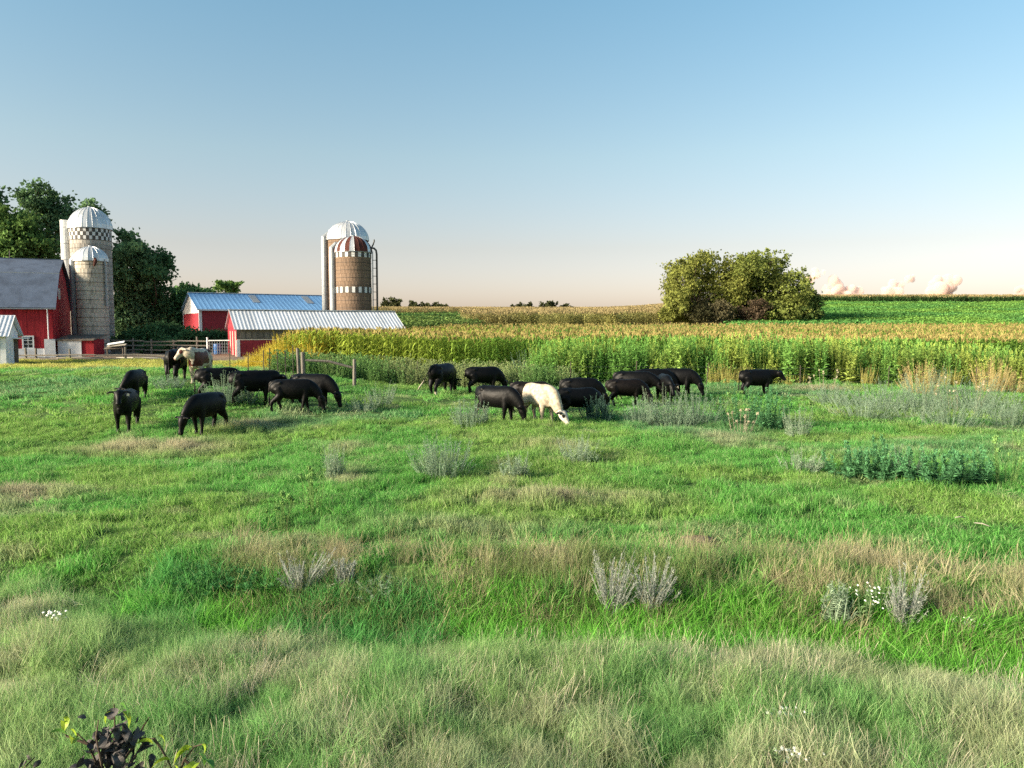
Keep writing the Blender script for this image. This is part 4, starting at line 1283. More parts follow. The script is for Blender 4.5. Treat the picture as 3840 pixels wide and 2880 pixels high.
def cow_mesh(head='graze', yaw=0., step=(0, 0, 0, 0), belly=1.0, tail=0., lower=0.):
    """One closed body: trunk, neck, head, four jointed legs, ears and tail fused into a single skin. Forward is +x."""
    mb = MB()
    def loft(st, k=14):
        mb.tube(*spline([(s[0], s[1], s[2]) for s in st], [(s[3], s[4]) for s in st]), 24)
    # trunk; with the first side vector horizontal: (half width, half height)
    T = [(-.84, 1.10, .06, .07), (-.80, 1.08, .14, .16), (-.70, 1.04, .215, .27), (-.50, 1.00, .265, .325), (-.22, .945, .305, .385 * belly), (.10, .93, .315, .395 * belly), (.38, .94, .28, .395), (.58, .975, .235, .36), (.74, 1.00, .17, .28), (.84, 1.02, .10, .16)]
    loft([(x_, 0, z_, hw, hh) for x_, z_, hw, hh in T], 16)
    mb.tube(*spline([(-.82, 0, 1.22), (-.45, 0, 1.25), (0, 0, 1.21), (.42, 0, 1.25), (.62, 0, 1.20)], [.05, .085, .085, .09, .06]), 12)
    mb.tube([(.58, 0, .70), (.76, 0, .70), (.82, 0, .82)], [.10, .10, .07], 8)
    for sg in (-1, 1):
        mb.tube([(-.62, .15 * sg, 1.17), (-.46, .20 * sg, 1.19), (-.34, .18 * sg, 1.13)], [.05, .075, .05], 8)
    c, s = math.cos(yaw), math.sin(yaw)
    def turn(p, k=1.0):
        a = yaw * k; dx = p[0] - .62
        return (.62 + dx * math.cos(a) - p[1] * math.sin(a), dx * math.sin(a) + p[1] * math.cos(a), p[2])
    if head == 'graze':
        neck = [(.54, 0, 1.02), (.74, 0, .92), (.90, 0, .78), (1.02, 0, .64)]; nr = [.31, .27, .215, .16]
        poll, muz = Vector((1.05, 0, .63)), Vector((1.18, 0, .09))
    elif head == 'low':
        neck = [(.56, 0, 1.03), (.80, 0, .97), (.98, 0, .86), (1.10, 0, .78)]; nr = [.30, .25, .195, .15]
        poll, muz = Vector((1.09, 0, .80)), Vector((1.36, 0, .38))
    elif head == 'level':
        neck = [(.56, 0, 1.03), (.80, 0, 1.07), (.96, 0, 1.12), (1.06, 0, 1.15)]; nr = [.30, .25, .195, .15]
        poll, muz = Vector((1.06, 0, 1.20)), Vector((1.38, 0, .82))
    else:
        neck = [(.56, 0, 1.03), (.76, 0, 1.15), (.90, 0, 1.27), (.98, 0, 1.35)]; nr = [.30, .25, .20, .15]
        poll, muz = Vector((.97, 0, 1.41)), Vector((1.30, 0, 1.06))
    if lower:
        poll.z -= lower; muz.z -= lower; neck = neck[:2] + [(a, b, z_ - lower * .8) for a, b, z_ in neck[2:]]
    neck = [turn(p, (j / 3) ** .8) for j, p in enumerate(neck)]
    mb.tube(*spline(neck, [(r_ * .72, r_) for r_ in nr]), 18)
    poll, muz = Vector(turn(poll)), Vector(turn(muz))
    d = (muz - poll).normalized(); L = (muz - poll).length
    side = Vector((-s, c, 0)); upv = d.cross(side) * -1
    if upv.dot(Vector((.3 * c, .3 * s, 1))) < 0: upv = -upv
    hs = [(-.10, .07, .07), (.0, .125, .125), (.16, .138, .150), (.34, .128, .145), (.58, .090, .108), (.80, .082, .088), (.95, .090, .080), (1.05, .062, .052)]
    mb.tube(*spline([poll + d * L * t for t, a, b in hs], [(a, b) for t, a, b in hs]), 16)
    ears = []
    for sg in (-1, 1):
        e0 = poll + d * L * .06 + side * sg * .085 + upv * .03
        e1 = e0 + side * sg * .13 - d * .02 + upv * .02; e2 = e0 + side * sg * .28 - upv * .03
        mb.tube([e0, e1, e1.lerp(e2, .6), e2], [(.04, .04), (.075, .03), (.075, .03), (.02, .018)], 8)
        ears.append((e0, e2))
    # legs: (shoulder, elbow, knee, fetlock, hoof)
    for j, (fx, sg) in enumerate(((1, 1), (1, -1), (-1, 1), (-1, -1))):
        q = step[j]
        if fx > 0:
            pts = [(.46, .12 * sg, .92), (.47, .155 * sg, .68), (.46 + q * .5, .165 * sg, .40), (.46 + q, .16 * sg, .12), (.48 + q, .16 * sg, .035), (.50 + q, .16 * sg, 0)]
            rr = [.155, .118, .070, .052, .064, .066]
        else:
            pts = [(-.54, .11 * sg, .98), (-.47, .165 * sg, .72), (-.66 + q * .6, .165 * sg, .46), (-.65 + q * .9, .16 * sg, .28), (-.61 + q, .16 * sg, .10), (-.58 + q, .16 * sg, .0)]
            rr = [.205, .16, .084, .062, .060, .066]
        mb.tube(*spline(pts, rr, 3), 12)
    # tail
    mb.tube([(-.80, 0, 1.24), (-.875, 0, 1.16), (-.905 - tail * .3, tail * .25, .90), (-.89 - tail * .6, tail * .5, .66), (-.90 - tail * 1.0, tail * .7, .45), (-.90 - tail * 1.3, tail * .8, .33)], [.05, .034, .026, .026, .045, .02], 8)
    me = mb.mesh('tmp', COW_M)
    o = bpy.data.objects.new('tmp', me); COL.objects.link(o)
    r = o.modifiers.new('r', 'REMESH'); r.mode = 'VOXEL'; r.voxel_size = .021
    sm = o.modifiers.new('s', 'SMOOTH'); sm.factor = .5; sm.iterations = 11
    dg = bpy.context.evaluated_depsgraph_get()
    out = bpy.data.meshes.new_from_object(o.evaluated_get(dg), depsgraph=dg)
    bpy.data.objects.remove(o); bpy.data.meshes.remove(me)
    out.name = 'cow'
    out.polygons.foreach_set('use_smooth', np.ones(len(out.polygons), dtype=bool))
    out.materials.clear(); out.materials.append(COW_M)
    eyes = [poll + d * L * .33 + side * sg * .098 + upv * .055 for sg in (-1, 1)]
    return out, dict(poll=poll, muz=muz, d=d, L=L, side=side, up=upv, ears=ears, eyes=eyes)

BLACK, BROWNBLACK = np.array([.0018, .0018, .0021]), np.array([.0048, .0033, .0028])
def coat(me, info, kind):
    n = len(me.vertices)
    v = np.zeros(n * 3, np.float32); me.vertices.foreach_get('co', v); v = v.reshape(-1, 3)
    c = np.tile(BROWNBLACK if kind == 'brownblack' else BLACK, (n, 1))
    def near(p, r): return np.linalg.norm(v - np.array(p), axis=1) < r
    nz_ = fbm(v[:, 0] * 5 + 9, v[:, 2] * 5 + v[:, 1] * 3, 7, 2)
    poll, muz = np.array(info['poll']), np.array(info['muz'])
    along = (v - poll) @ np.array(info['d']) / info['L']
    hdist = np.linalg.norm((v - poll) - np.outer(along * info['L'], np.array(info['d'])), axis=1)
    onhead = (along > -.15) & (hdist < .20)
    white = np.array([.43, .37, .285])
    if kind == 'white':
        c[:] = white
        c *= (.62 + .62 * nz_)[:, None] * (1 - .22 * (1 - ss(.3, .8, v[:, 2])))[:, None]
        dl = np.array([.48, .44, .38]); c[onhead] = dl
        for e0, e2 in info['ears']:
            for t in (.35, .7, 1.0): c[near(e0.lerp(e2, t), .075) & (np.abs((v - poll) @ np.array(info['side'])) > .125)] = BLACK * 1.5
        for e in info['eyes']: c[near(e, .055)] = BLACK * 1.5
        c[near(info['muz'], .07)] = (.45, .30, .25)
        c[(v[:, 2] < .06)] = (.12, .10, .08)
    elif kind == 'redwhite':
        c[:] = white * 1.05
        red = np.array([.085, .026, .020])
        patch = (v[:, 0] > -.15 + .3 * (nz_ - .5)) & (v[:, 0] < .85) & (v[:, 2] > .74 + .25 * (nz_ - .5)) & ~onhead & (v[:, 2] < 1.22 + .15 * (nz_ - .5))
        c[patch] = red
        c[(nz_ > .60) & (v[:, 0] < -.25) & (v[:, 2] > .6)] = red * .8
        for e in info['eyes']: c[near(e, .075)] = red
        c[near(info['muz'], .07)] = (.30, .20, .17)
    elif kind == 'whitefoot':
        c[(v[:, 0] < -.3) & (v[:, 2] < .26 + .08 * (nz_ - .5)) & (v[:, 1] < 0)] = white * .9
        c[(v[:, 0] < -.86) & (v[:, 2] < .72)] = white * .85
        c[(np.abs(v[:, 1]) < .16) & (v[:, 2] < .52) & (np.abs(v[:, 0]) < .35)] = white * .6
    else:
        if kind == 'sock':
            c[(v[:, 2] < .5) & (nz_ > .56) & (v[:, 0] < -.3)] = white * .5
        c[near(info['muz'], .05)] = (.03, .028, .028)
    a = me.color_attributes.new('coat', 'FLOAT_COLOR', 'POINT')
    a.data.foreach_set('color', np.concatenate([c, np.ones((n, 1))], 1).astype(np.float32).ravel())

eye_me = MB().tube([(0, 0, -.018), (0, 0, -.011), (0, 0, 0), (0, 0, .011), (0, 0, .018)], [.004, .015, .018, .015, .004], 8).mesh('eye', M['eye'], True)
tag_me = MB().prism([(-.03, 0), (.03, 0), (.038, -.075), (-.038, -.075)], 'y', -.006, .006).mesh('ear_tag', M['tag'])
#      cx   feet  hpx  heading pose  yaw  kind  tag  steps                     tail label
COWS = [
 (478, 1614, 166, -104, 'up', 8, 'black', 1, (.02, -.03, .05, -.05), 0, 'black steer with an ear tag facing the camera at the near left', .10),
 (512, 1508, 130, -108, 'graze', -30, 'black', 0, (.05, -.05, .08, -.06), 0, 'black cow with lowered head half hidden behind the tagged steer', 0),
 (664, 1432, 132, 72, 'up', 25, 'black', 0, (.03, -.04, .05, -.08), 0, 'black cow seen from behind, standing beside the red and white cow', .05),
 (752, 1434, 138, -108, 'up', -55, 'redwhite', 0, (.06, -.06, .10, -.06), 0, 'red and white cow turning its head toward the black cow beside it', .12),
 (820, 1500, 108, 8, 'graze', 0, 'black', 0, (.05, -.05, .1, -.1), 0, 'black cow hidden behind the standing black cow and grey green weeds', 0),
 (950, 1520, 140, 12, 'level', 4, 'black', 0, (.06, -.06, .05, -.10), 0, 'black cow standing broadside with level head behind the left grazing pair', .12),
 (1100, 1548, 132, -4, 'graze', -6, 'black', 0, (.10, -.12, .16, -.18), 0, 'black cow grazing broadside, nearer one of the left grazing pair', 0),
 (1170, 1530, 138, -28, 'graze', 0, 'black', 0, (.06, -.06, .08, -.08), 0, 'black cow grazing, farther one of the left grazing pair', 0),
 (780, 1624, 160, -128, 'graze', -12, 'black', 0, (.05, -.10, -.10, .14), 0, 'black cow grazing alone in tall dry grass with its rump to the right', 0),
 (1658, 1484, 130, 58, 'graze', 10, 'whitefoot', 0, (.06, -.06, .10, -.10), .35, 'black cow with white hind foot and swinging pale tail by the fence', 0),
 (1812, 1480, 112, 18, 'graze', 5, 'black', 0, (.05, -.05, .06, -.08), 0, 'black cow grazing behind the cow next to the white one', 0),
 (1862, 1584, 150, -34, 'graze', 0, 'sock', 0, (.06, -.05, .08, -.12), 0, 'black cow grazing close beside the white cow on its left', 0),
 (1990, 1552, 124, -12, 'graze', 0, 'brownblack', 0, (.05, -.05, .08, -.08), .15, 'dark brown cow almost hidden behind the white cow', 0),
 (2022, 1590, 160, -58, 'low', 24, 'white', 0, (.05, -.04, .08, -.05), 0, 'white cow with black ears and black eye patches lowering its head', .34),
 (2165, 1582, 136, 20, 'graze', 5, 'sock', 0, (.05, -.05, .06, -.06), 0, 'black cow grazing behind the dark bush right of the white cow', 0),
 (2175, 1530, 108, 5, 'graze', 0, 'black', 0, (.05, -.05, .06, -.06), 0, 'black cow grazing behind the cow right of the white one', 0),
 (2345, 1530, 112, 8, 'graze', -8, 'brownblack', 0, (.06, -.06, .14, -.14), .12, 'brownish black cow with lifted tail, front left one of the bunched cattle', 0),
 (2375, 1505, 122, -6, 'low', -4, 'black', 0, (.05, -.05, .06, -.06), 0, 'black cow standing right behind the brownish black cow with the lifted tail', 0),
 (2492, 1512, 118, -78, 'low', 8, 'black', 1, (.05, -.05, .06, -.06), 0, 'black cow with a white ear tag looking out from the bunched cattle', -.10),
 (2450, 1492, 115, 10, 'graze', 0, 'black', 0, (.05, -.05, .06, -.06), 0, 'black cow at the back of the bunched cattle, mostly hidden', 0),
 (2540, 1486, 112, -10, 'graze', 0, 'black', 0, (.05, -.05, .06, -.06), 0, 'black cow grazing at the right end of the bunched cattle', 0),
 (2835, 1490, 112, 30, 'level', -20, 'black', 0, (.05, -.05, .06, -.06), 0, 'lone black cow walking off to the right behind the green weed clump', 0),
]
for cx, fy, hpx, hd, pose, yaw, kind, tg, st, tl, lab, low in COWS:
    me, info = cow_mesh(pose, R(yaw), st, rng.uniform(.95, 1.05), tl, low)
    coat(me, info, kind)
    g = G(cx, fy)
    k_ = min(1.12, max(.84, hpx / FPX * g.y / 1.40))
    o = link('cow', me, None, (g.x, g.y, g.z - .02), (0, 0, R(hd) + math.atan2(g.y, g.x) - math.pi / 2))
    o.scale = (k_, k_, k_)
    tag(o, lab, 'cow', 'cattle grazing the pasture')
    for e in info['eyes']:
        link('eye', eye_me, o, e)
    if tg:
        e0, e2 = info['ears'][1 if hd < -90 else 1]
        q = link('ear_tag', tag_me, o, e0.lerp(e2, .6) + info['d'] * .03 + Vector((.035, 0, 0)), (0, 0, R(90)))
        tag(q, 'pale plastic ear tag')
    print('cow', cx, round(g.y, 1), round(k_, 2))

# ---------------------------------------------------------------- single weeds, bushes and dead stalks standing in the pasture
WM = {}
def wm(key, col, var=.35):
    if key not in WM: WM[key] = leafmat('weed_' + key, col, .28, var, .15)
    return WM[key]
def feathery(h, w):            # mugwort: many fine upright stems
    return weed_mesh(MB(), h, 80, 44, .065, .014, w * 1.2, .9, 0., dome=.35, taper=False)
def leafy(h, w):               # pigweed: dark leafy with spikes
    return weed_mesh(MB(), h, 26, 50, .15, .055, w * 1.15, .5, .14, dome=.35)
def thistle(h, w):
    return weed_mesh(MB(), h, 30, 40, .11, .020, w * 1.25, .8, 0., dome=.2)
def deadbrush(h, w):
    mb = MB()
    for s_ in range(56):
        a = rng.uniform(-.55, .75); b = rng.uniform(-1, 1)
        l = h * rng.uniform(.6, 1.15)
        e = np.array([math.sin(a) * w * 1.35, b * w * .6, l * rng.uniform(.75, 1.35)])
        mb.tube([(rng.normal(0, .05), rng.normal(0, .05), 0), tuple(e * .5 + rng.normal(0, .02, 3)), tuple(e)], [.006, .004, .0015], 3, rng.uniform(0, 1), cap=False)
        n = 30; t = rng.uniform(.3, 1, n); p = e * t[:, None]
        mb.leaves(p, e / l + rng.normal(0, .45, (n, 3)), unit(n), .045, .007, rng.uniform(0, 1, n))
    return mb
def stalks(h, w):              # a few thin leafy stalks
    return weed_mesh(MB(), h, 11, 46, .06, .018, w, 1.0, .06, dome=0.)
def asters(h, w):
    return weed_mesh(MB(), h, 12, 20, .08, .02, w, .8)
KINDS = {
 'feathery': (feathery, wm('feathery', (.24, .34, .23)), 'bush'), 'dark': (leafy, wm('dark', (.09, .23, .10)), 'weed'), 'blue': (feathery, wm('blue', (.26, .36, .25)), 'bush'),
 'thistle': (thistle, wm('thistle', (.30, .39, .27)), 'weed'), 'dead': (deadbrush, wm('dead', (.35, .37, .33), .3), 'dead weed'), 'gold': (feathery, wm('gold', (.62, .50, .24)), 'bush'),  # gold: dry yellow bush with low sunlight mixed into its colour
 'green': (stalks, wm('green', (.18, .31, .10)), 'weed'), 'aster': (asters, wm('aster', (.18, .28, .13)), 'flower'), 'tan': (stalks, wm('tan', (.44, .40, .29)), 'dead weed'), 'ditch': (feathery, wm('ditch', (.09, .25, .085)), 'weed'), 'darkblue': (feathery, wm('darkblue', (.085, .16, .12)), 'bush'),
}
NAMES = {'bush': 'weed_bush', 'weed': 'tall_weed', 'dead weed': 'dead_weed', 'flower': 'aster_plant'}
#  kind, px, py of the foot, width px, height px, label
WEEDS = [
 ('feathery', 1660, 1790, 180, 165, 'round grey green feathery bush alone in the middle pasture'),
 ('thistle', 1932, 1795, 85, 105, 'small pale thistle right of the round feathery bush'),
 ('thistle', 2170, 1745, 120, 110, 'pale thistle patch right of the tan tussock below the white cow'),
 ('blue', 1762, 1604, 110, 110, 'feathery weed at the feet of the grazing cow left of the white cow'),
 ('darkblue', 2240, 1590, 110, 110, 'dark blue green bush hiding the head of the cow right of the white cow'),
 ('blue', 2410, 1598, 130, 110, 'grey green weed clump below the bunched cattle, left end of the row'),
 ('thistle', 2490, 1600, 120, 160, 'spiky pale weeds right in front of the tagged bunched cow'),
 ('blue', 2620, 1600, 170, 130, 'broad grey green feathery weed clump left of the big dark weeds'),
 ('dark', 2790, 1610, 170, 170, 'big dark green spiky weed clump in front of the lone right cow'),
 ('green', 2745, 1600, 80, 150, 'yellow green weed spike at the left side of the big dark weed clump'),
 ('dark', 2885, 1610, 130, 140, 'dark green spiky weeds at the right side of the big dark clump'),
 ('thistle', 2990, 1640, 90, 130, 'thin pale weeds just right of the big dark weed clump'),
 ('tan', 2780, 1630, 100, 80, 'pale dry stalks at the foot of the big dark weed clump'),
 ('blue', 3300, 1540, 180, 100, 'grey green feathery bush, left one of the right hand bushes'),
 ('blue', 3500, 1530, 160, 140, 'tall rounded grey green bush in the middle of the right hand bushes'),
 ('thistle', 3450, 1580, 150, 110, 'pale thistles in front of the tall rounded bush'),
 ('tan', 3600, 1560, 170, 110, 'tan grey seeding weeds right of the tall rounded bush'),
 ('blue', 3700, 1570, 150, 100, 'low grey green weeds near the right edge under the golden bushes'),
 ('blue', 3240, 1565, 190, 90, 'low grey green weeds in front of the left one of the right hand bushes'),
 ('feathery', 3390, 1550, 190, 110, 'pale feathery weed between the left and the tall rounded right hand bush'),
 ('feathery', 3560, 1600, 200, 110, 'pale feathery weeds below the tan grey seeding weeds'),
 ('blue', 3650, 1530, 180, 110, 'grey green bush right of the tall rounded bush'),
 ('feathery', 3790, 1600, 180, 120, 'pale feathery weeds at the right edge below the golden bushes'),
 ('blue', 3120, 1520, 150, 80, 'low grey green weeds right of the lone cow'),
 ('feathery', 2530, 1610, 170, 110, 'pale feathery weeds at the foot of the bunched cattle'),
 ('gold', 3452, 1480, 110, 120, 'bush tinted sunlit gold, left one of the two at the weed thicket'),
 ('gold', 3715, 1476, 100, 125, 'bush tinted sunlit gold, right one of the two near the right edge'),
 ('gold', 3790, 1475, 90, 80, 'low golden tan bush at the right edge of the thicket'),
 ('tan', 3085, 1470, 110, 70, 'dry tan bush at the foot of the weed thicket right of the lone cow'),
 ('dark', 3180, 1790, 150, 110, 'dark green weeds, left end of the right foreground weed bank'),
 ('dark', 3310, 1800, 150, 130, 'dark green weeds in the middle of the right foreground weed bank'),
 ('dark', 3500, 1830, 180, 130, 'dark green weeds with deep shade, right part of the weed bank'),
 ('dark', 3620, 1820, 150, 120, 'dark green weeds at the right end of the weed bank'),
 ('thistle', 3400, 1800, 90, 130, 'pale stalks rising in the middle of the right foreground weed bank'),
 ('green', 3765, 1830, 90, 170, 'tall pale green mullein like stalk near the right edge'),
 ('thistle', 3000, 1770, 140, 80, 'grey green weeds left of the right foreground weed bank'),
 ('blue', 1980, 1420, 150, 110, 'silvery grey weed clump at the fence above the grazing cows'),
 ('feathery', 840, 1515, 120, 120, 'tall silvery weeds in front of the hidden black cow on the left'),
 ('feathery', 910, 1520, 90, 80, 'silvery weeds under the belly of the broadside standing cow'),
 ('thistle', 1420, 1520, 120, 85, 'grey thistles on the bare ground right of the left grazing pair'),
 ('thistle', 1360, 1545, 100, 60, 'low grey weeds on the bare ground close to the grazing pair'),
 ('blue', 640, 1465, 90, 55, 'small grey weed below the black cow seen from behind'),
 ('green', 1060, 1990, 80, 130, 'thin pale green stalks left of the middle pasture path'),
 ('green', 1180, 1930, 90, 150, 'yellow green stalks beside the middle pasture path'),
 ('thistle', 1250, 1800, 80, 130, 'grey green thistles along the path below the left grazing pair'),
 ('ditch', 800, 2225, 260, 85, 'dark green weeds in the ditch at the left'),
 ('ditch', 940, 2235, 200, 85, 'dark green leafy weeds in the ditch beside the brown dead brush'),
 ('dead', 1130, 2270, 230, 130, 'brown dead brush leaning over the ditch at the left'),
 ('dead', 1290, 2230, 80, 110, 'pale dead feathery stalks in the ditch right of the brown dead brush'),
 ('thistle', 1440, 2255, 130, 90, 'whitish thistles in the ditch left of its bright green grass'),
 ('dead', 2290, 2330, 180, 200, 'tall silvery dead weeds at the ditch, left one of the pair'),
 ('dead', 2440, 2360, 190, 170, 'silvery dead weeds leaning right at the ditch, right one of the pair'),
 ('dead', 3380, 2390, 150, 190, 'grey dead weeds at the ditch right of the white asters'),
 ('aster', 3260, 2370, 140, 170, 'tall white asters flowering at the ditch'),
 ('aster', 3620, 2390, 90, 70, 'small white asters at the ditch below the bright green grass near the right edge'),
 ('aster', 2940, 2760, 140, 90, 'cluster of white flowers in the foreground grass at the right'),
 ('aster', 2960, 2900, 150, 80, 'white flowers at the bottom edge below the foreground cluster'),
 ('aster', 210, 2380, 90, 90, 'few pale flowers in the foreground grass at the left edge'),
 ('thistle', 3130, 2360, 80, 150, 'grey green stalk at the ditch left of the tall asters'),
]
ring = [(.015 * (1 if j % 2 else .6) * math.cos(t), .015 * (1 if j % 2 else .6) * math.sin(t), 0) for j, t in enumerate(np.linspace(0, 2 * math.pi, 17)[:-1])]
FLOWER = MB().add([(0, 0, .005)] + ring + [(0, 0, -.004)], [(0, j + 1, (j + 1) % 16 + 1) for j in range(16)] + [(17, (j + 1) % 16 + 1, j + 1) for j in range(16)]).mesh('flower', M['flower'])
for kind, px, py, wpx, hpx, lab in WEEDS:
    g = G(px, py); k_ = g.y / FPX
    fn, m, cat_ = KINDS[kind]
    big_ = 1.2 if px > 3200 and py < 1600 else 1.05
    o = fn(hpx * k_ * big_, wpx * k_ * .58 * big_).build(NAMES[cat_], m, None, False, (g.x, g.y, g.z - .02))
    tag(o, lab, cat_)
    if kind == 'aster':
        h, w = hpx * k_, wpx * k_ * .5
        for q in range(24):
            nrm = Vector((rng.normal(0, .35), -.5, .8))
            fo = link('flower', FLOWER, o, (rng.normal(0, w * .5), rng.normal(0, w * .3), h * rng.uniform(.55, 1.05)), nrm.to_track_quat('Z', 'Y').to_euler())
            s_ = rng.uniform(.75, 1.2); fo.scale = (s_, s_, s_)

# loose sticks and dung in the pasture
for px, py, l, a, lab in ((3050, 1770, .24, 5, 'short pale stick lying before the right foreground weed bank'), (3600, 1970, .17, 2, 'short pale stick lying in the grass at the right'), (3680, 2000, .22, -50, 'slanting pale stick lying in the grass near the right edge')):
    g = G(px, py)
    o = MB().tube([(-l / 2, 0, 0), (0, .01, .015), (l / 2, 0, 0)], [.007, .009, .006], 6).build('stick', M['wood_pale'], None, True, (g.x, g.y, g.z + .10))
    o.rotation_euler = (0, R(3), R(a)); tag(o, lab, 'stick', 'sticks in the pasture')
g = G(2615, 2045)
n = 40
aa = rng.uniform(0, 6.28, n); qq = np.sqrt(rng.uniform(0, 1, n)) * .22
mb = MB()
prof = [(.0, .05), (.06, .055), (.12, .045), (.19, .03), (.24, 0)]
v = []
for r_, z_ in prof:
    v += [((r_ + .001) * math.cos(t) * (1 + .2 * math.sin(3 * t)), r_ * math.sin(t) * .8, z_ + rng.normal(0, .004)) for t in np.linspace(0, 2 * math.pi, 17)[:-1]]
f = [(l * 16 + j, l * 16 + (j + 1) % 16, (l + 1) * 16 + (j + 1) % 16, (l + 1) * 16 + j) for l in range(4) for j in range(16)]
o = mb.add(v, f).build('dung_pat', M['mud'], None, True, (g.x, g.y, g.z + .05)); tag(o, 'dark brown dung pat on the grass above the tan ditch bank', 'dung')

# ---------------------------------------------------------------- withered shrub at the bottom left
def leaf_mesh(l, w, curl, fold, name, m):
    mb = MB(); v, f = [], []
    K = 6
    for j in range(K + 1):
        t = j / K; ww = w * (math.sin(math.pi * min(1, t ** .8)) ** .8) * .5 + .0006
        x_, z_ = l * t * math.cos(curl * t), l * t * math.sin(-curl * t)
        v += [(x_, -ww, z_ + fold * ww), (x_, 0, z_), (x_, ww, z_ + fold * ww)]
    for j in range(K):
        a = j * 3
        f += [(a, a + 1, a + 4, a + 3), (a + 1, a + 2, a + 5, a + 4)]
    return mb.add(v, f).mesh(name, m)
DEADL = [leaf_mesh(.062, .044, c, fo, 'leaf', M['dead_leaf']) for c, fo in ((.9, .5), (1.5, .9), (.3, .25), (2.0, 1.2), (-.8, .6))]
FRESH = leafmat('fresh_leaf', (.30, .42, .04), .4, .2, .35, .4)
FRESH2 = leafmat('green_leaf', (.11, .26, .05), .35, .2, .35, .4)
LIVEL = [leaf_mesh(.062, .036, c, fo, 'leaf', m_) for c, fo, m_ in ((.6, .4, FRESH), (1.1, .5, FRESH), (.5, .4, FRESH2))]
SY = 4.0
sp = P(420, 2830, SY)
shr = empty('shrub', (sp.x, SY, Hs(sp.x, SY)), 0, 'withered shrub with curled dark leaves and a few fresh green sprigs at the bottom left', 'shrub')
o0 = Vector(shr.location)
def at_px(px, py, y=SY): return P(px, py, y) - o0
def stem(pts_px, r0, r1, m='bark'):
    pts = [at_px(*p) for p in pts_px]
    n = len(pts)
    MB().tube(pts, [r0 + (r1 - r0) * j / (n - 1) for j in range(n)], 6).build('branch', M[m], shr)
    return pts
def put_leaf(me, p, az, pitch, roll, s_=1.0):
    o = link('leaf', me, shr, p, None)
    o.rotation_mode = 'ZYX'; o.rotation_euler = (roll, pitch, az); o.scale = (s_, s_, s_)
root = Vector((0, 0, -.1))
for pp in ([(430, 3080, SY), (425, 2900, SY), (432, 2760, SY + .02), (428, 2640, SY)], [(430, 3050, SY), (370, 2880, SY + .03), (330, 2790, SY), (290, 2750, SY)], [(430, 3050, SY), (480, 2880, SY - .03), (540, 2780, SY), (575, 2768, SY)],
           [(575, 2768, SY), (600, 2800, SY), (630, 2850, SY), (650, 2900, SY)], [(650, 2960, SY), (690, 2850, SY), (730, 2800, SY), (760, 2790, SY)], [(430, 3050, SY), (380, 2860, SY - .08), (360, 2760, SY - .06), (370, 2700, SY)],
           [(330, 2790, SY), (250, 2760, SY), (235, 2720, SY)], [(430, 2900, SY), (500, 2800, SY + .06), (540, 2720, SY + .05), (560, 2690, SY)], [(690, 2850, SY), (740, 2880, SY), (790, 2900, SY)], [(120, 3000, SY), (90, 2880, SY), (130, 2840, SY)]):
    stem(pp, .008, .003)
for q in range(120):
    a, b = rng.normal(0, 1, 2)
    px, py = 425 + a * 62, 2800 + b * 60 + abs(a) * 10
    if py < 2660 or py > 2960: continue
    put_leaf(DEADL[q % 5], at_px(px, py, SY + rng.normal(0, .06)), rng.uniform(0, 6.28), rng.uniform(-.6, 1.3), rng.uniform(-1.2, 1.2), rng.uniform(.65, 1.25))
for px, py in ((85, 2870), (110, 2850), (125, 2880), (70, 2885)):
    put_leaf(DEADL[q % 5], at_px(px, py), rng.uniform(0, 6.28), rng.uniform(-.6, 1.3), rng.uniform(-1, 1), .8)
for k_, (px, py, az) in enumerate(((450, 2640, 20), (425, 2668, 190), (458, 2668, -20), (240, 2705, 100), (262, 2735, 20), (250, 2755, 195), (272, 2770, -40), (235, 2690, 60), (720, 2800, 160), (755, 2790, 20), (745, 2825, -10), (710, 2815, 200), (575, 2790, 190), (590, 2760, 10),
                                   (740, 2860, -100), (765, 2850, -30), (725, 2875, 230), (790, 2895, 10), (640, 2850, 190), (655, 2870, 20))):
    put_leaf(LIVEL[k_ % 2 if k_ % 5 else 2], at_px(px, py, SY - .02), R(az) + rng.normal(0, .2), rng.uniform(-.1, .7), rng.uniform(-.9, -.2), rng.uniform(1.1, 1.6))

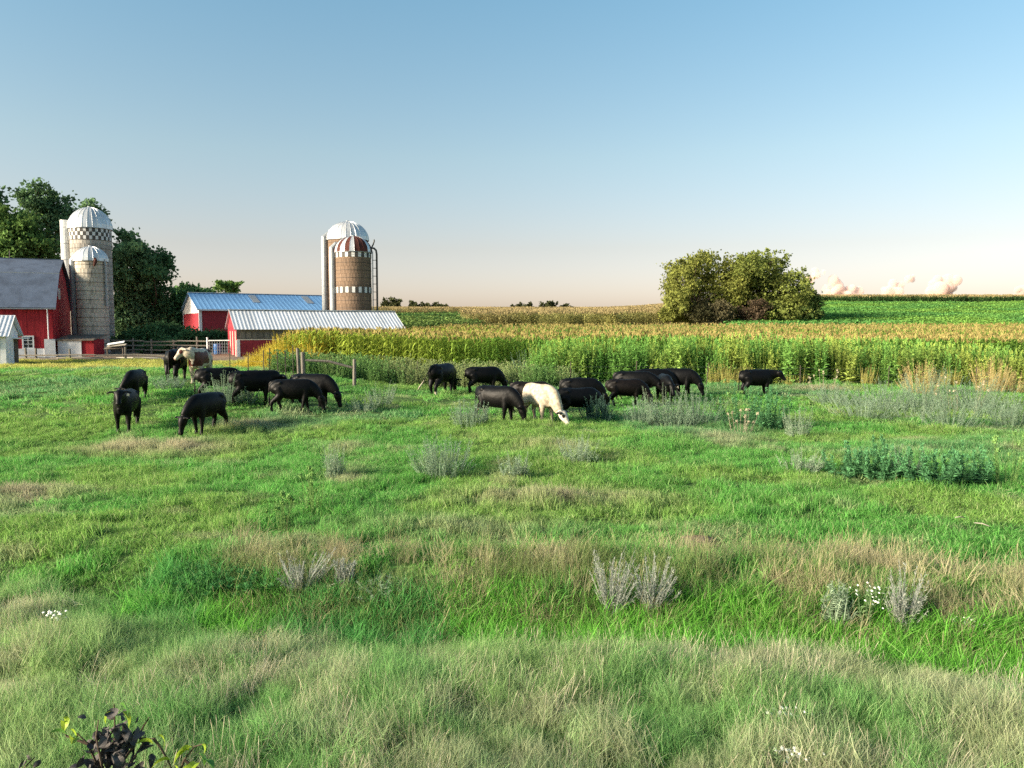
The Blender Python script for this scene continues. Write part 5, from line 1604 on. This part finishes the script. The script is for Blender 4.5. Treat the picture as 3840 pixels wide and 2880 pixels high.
# ---------------------------------------------------------------- small evening clouds low over the ridge
cm = bpy.data.materials.new('cloud_vapour'); cm.use_nodes = True
nt = cm.node_tree
nt.nodes.remove(nt.nodes['Principled BSDF'])
pv = nt.nodes.new('ShaderNodeVolumePrincipled')
pv.inputs['Color'].default_value = (1.0, .86, .81, 1); pv.inputs['Density'].default_value = .05; pv.inputs['Anisotropy'].default_value = .1
nt.links.new(pv.outputs[0], nt.nodes['Material Output'].inputs['Volume'])
def cloud(lst, D, label):
    c0 = P(lst[0][0], lst[0][1], D); s_ = D / FPX
    bm = bmesh.new()
    for px, py, r_ in lst:
        q = P(px, py, D) - c0
        for j in range(7):
            o_ = Vector(rng.normal(0, .38, 3)) * r_ * s_; rr = r_ * s_ * rng.uniform(.4, .75)
            bmesh.ops.create_icosphere(bm, subdivisions=2, radius=rr, matrix=Matrix.Translation(q + o_))
    me = bpy.data.meshes.new('tmp'); bm.to_mesh(me); bm.free()
    o = bpy.data.objects.new('tmp', me); COL.objects.link(o)
    r = o.modifiers.new('r', 'REMESH'); r.mode = 'VOXEL'; r.voxel_size = 4.0
    dg = bpy.context.evaluated_depsgraph_get()
    out = bpy.data.meshes.new_from_object(o.evaluated_get(dg), depsgraph=dg)
    bpy.data.objects.remove(o)
    out.name = 'cloud'; out.materials.clear(); out.materials.append(cm)
    c = link('cloud', out, None, c0)
    tag(c, label, 'cloud', 'clouds over the ridge')
cloud([(3140, 1075, 34), (3115, 1090, 26), (3190, 1085, 26), (3220, 1095, 20), (3165, 1100, 30)], 5000, 'wide low pink cloud just right of the tree clump')
cloud([(3350, 1085, 26), (3325, 1098, 22), (3375, 1072, 16)], 5000, 'small pink cloud in the middle of the low cloud row')
cloud([(3555, 1050, 30), (3525, 1075, 34), (3505, 1098, 34), (3570, 1075, 24), (3540, 1098, 40)], 5000, 'tallest pink cumulus cloud above the ridge corn')
cloud([(3420, 1042, 18), (3400, 1055, 10)], 5000, 'tiny wisp of cloud between the two right clouds')
cloud([(3060, 1025, 20), (3040, 1045, 18), (3085, 1020, 10)], 5000, 'faint cloud puff touching the right side of the tree clump')
cloud([(3830, 1095, 22), (3850, 1080, 20)], 5000, 'low cloud at the right edge of the picture')
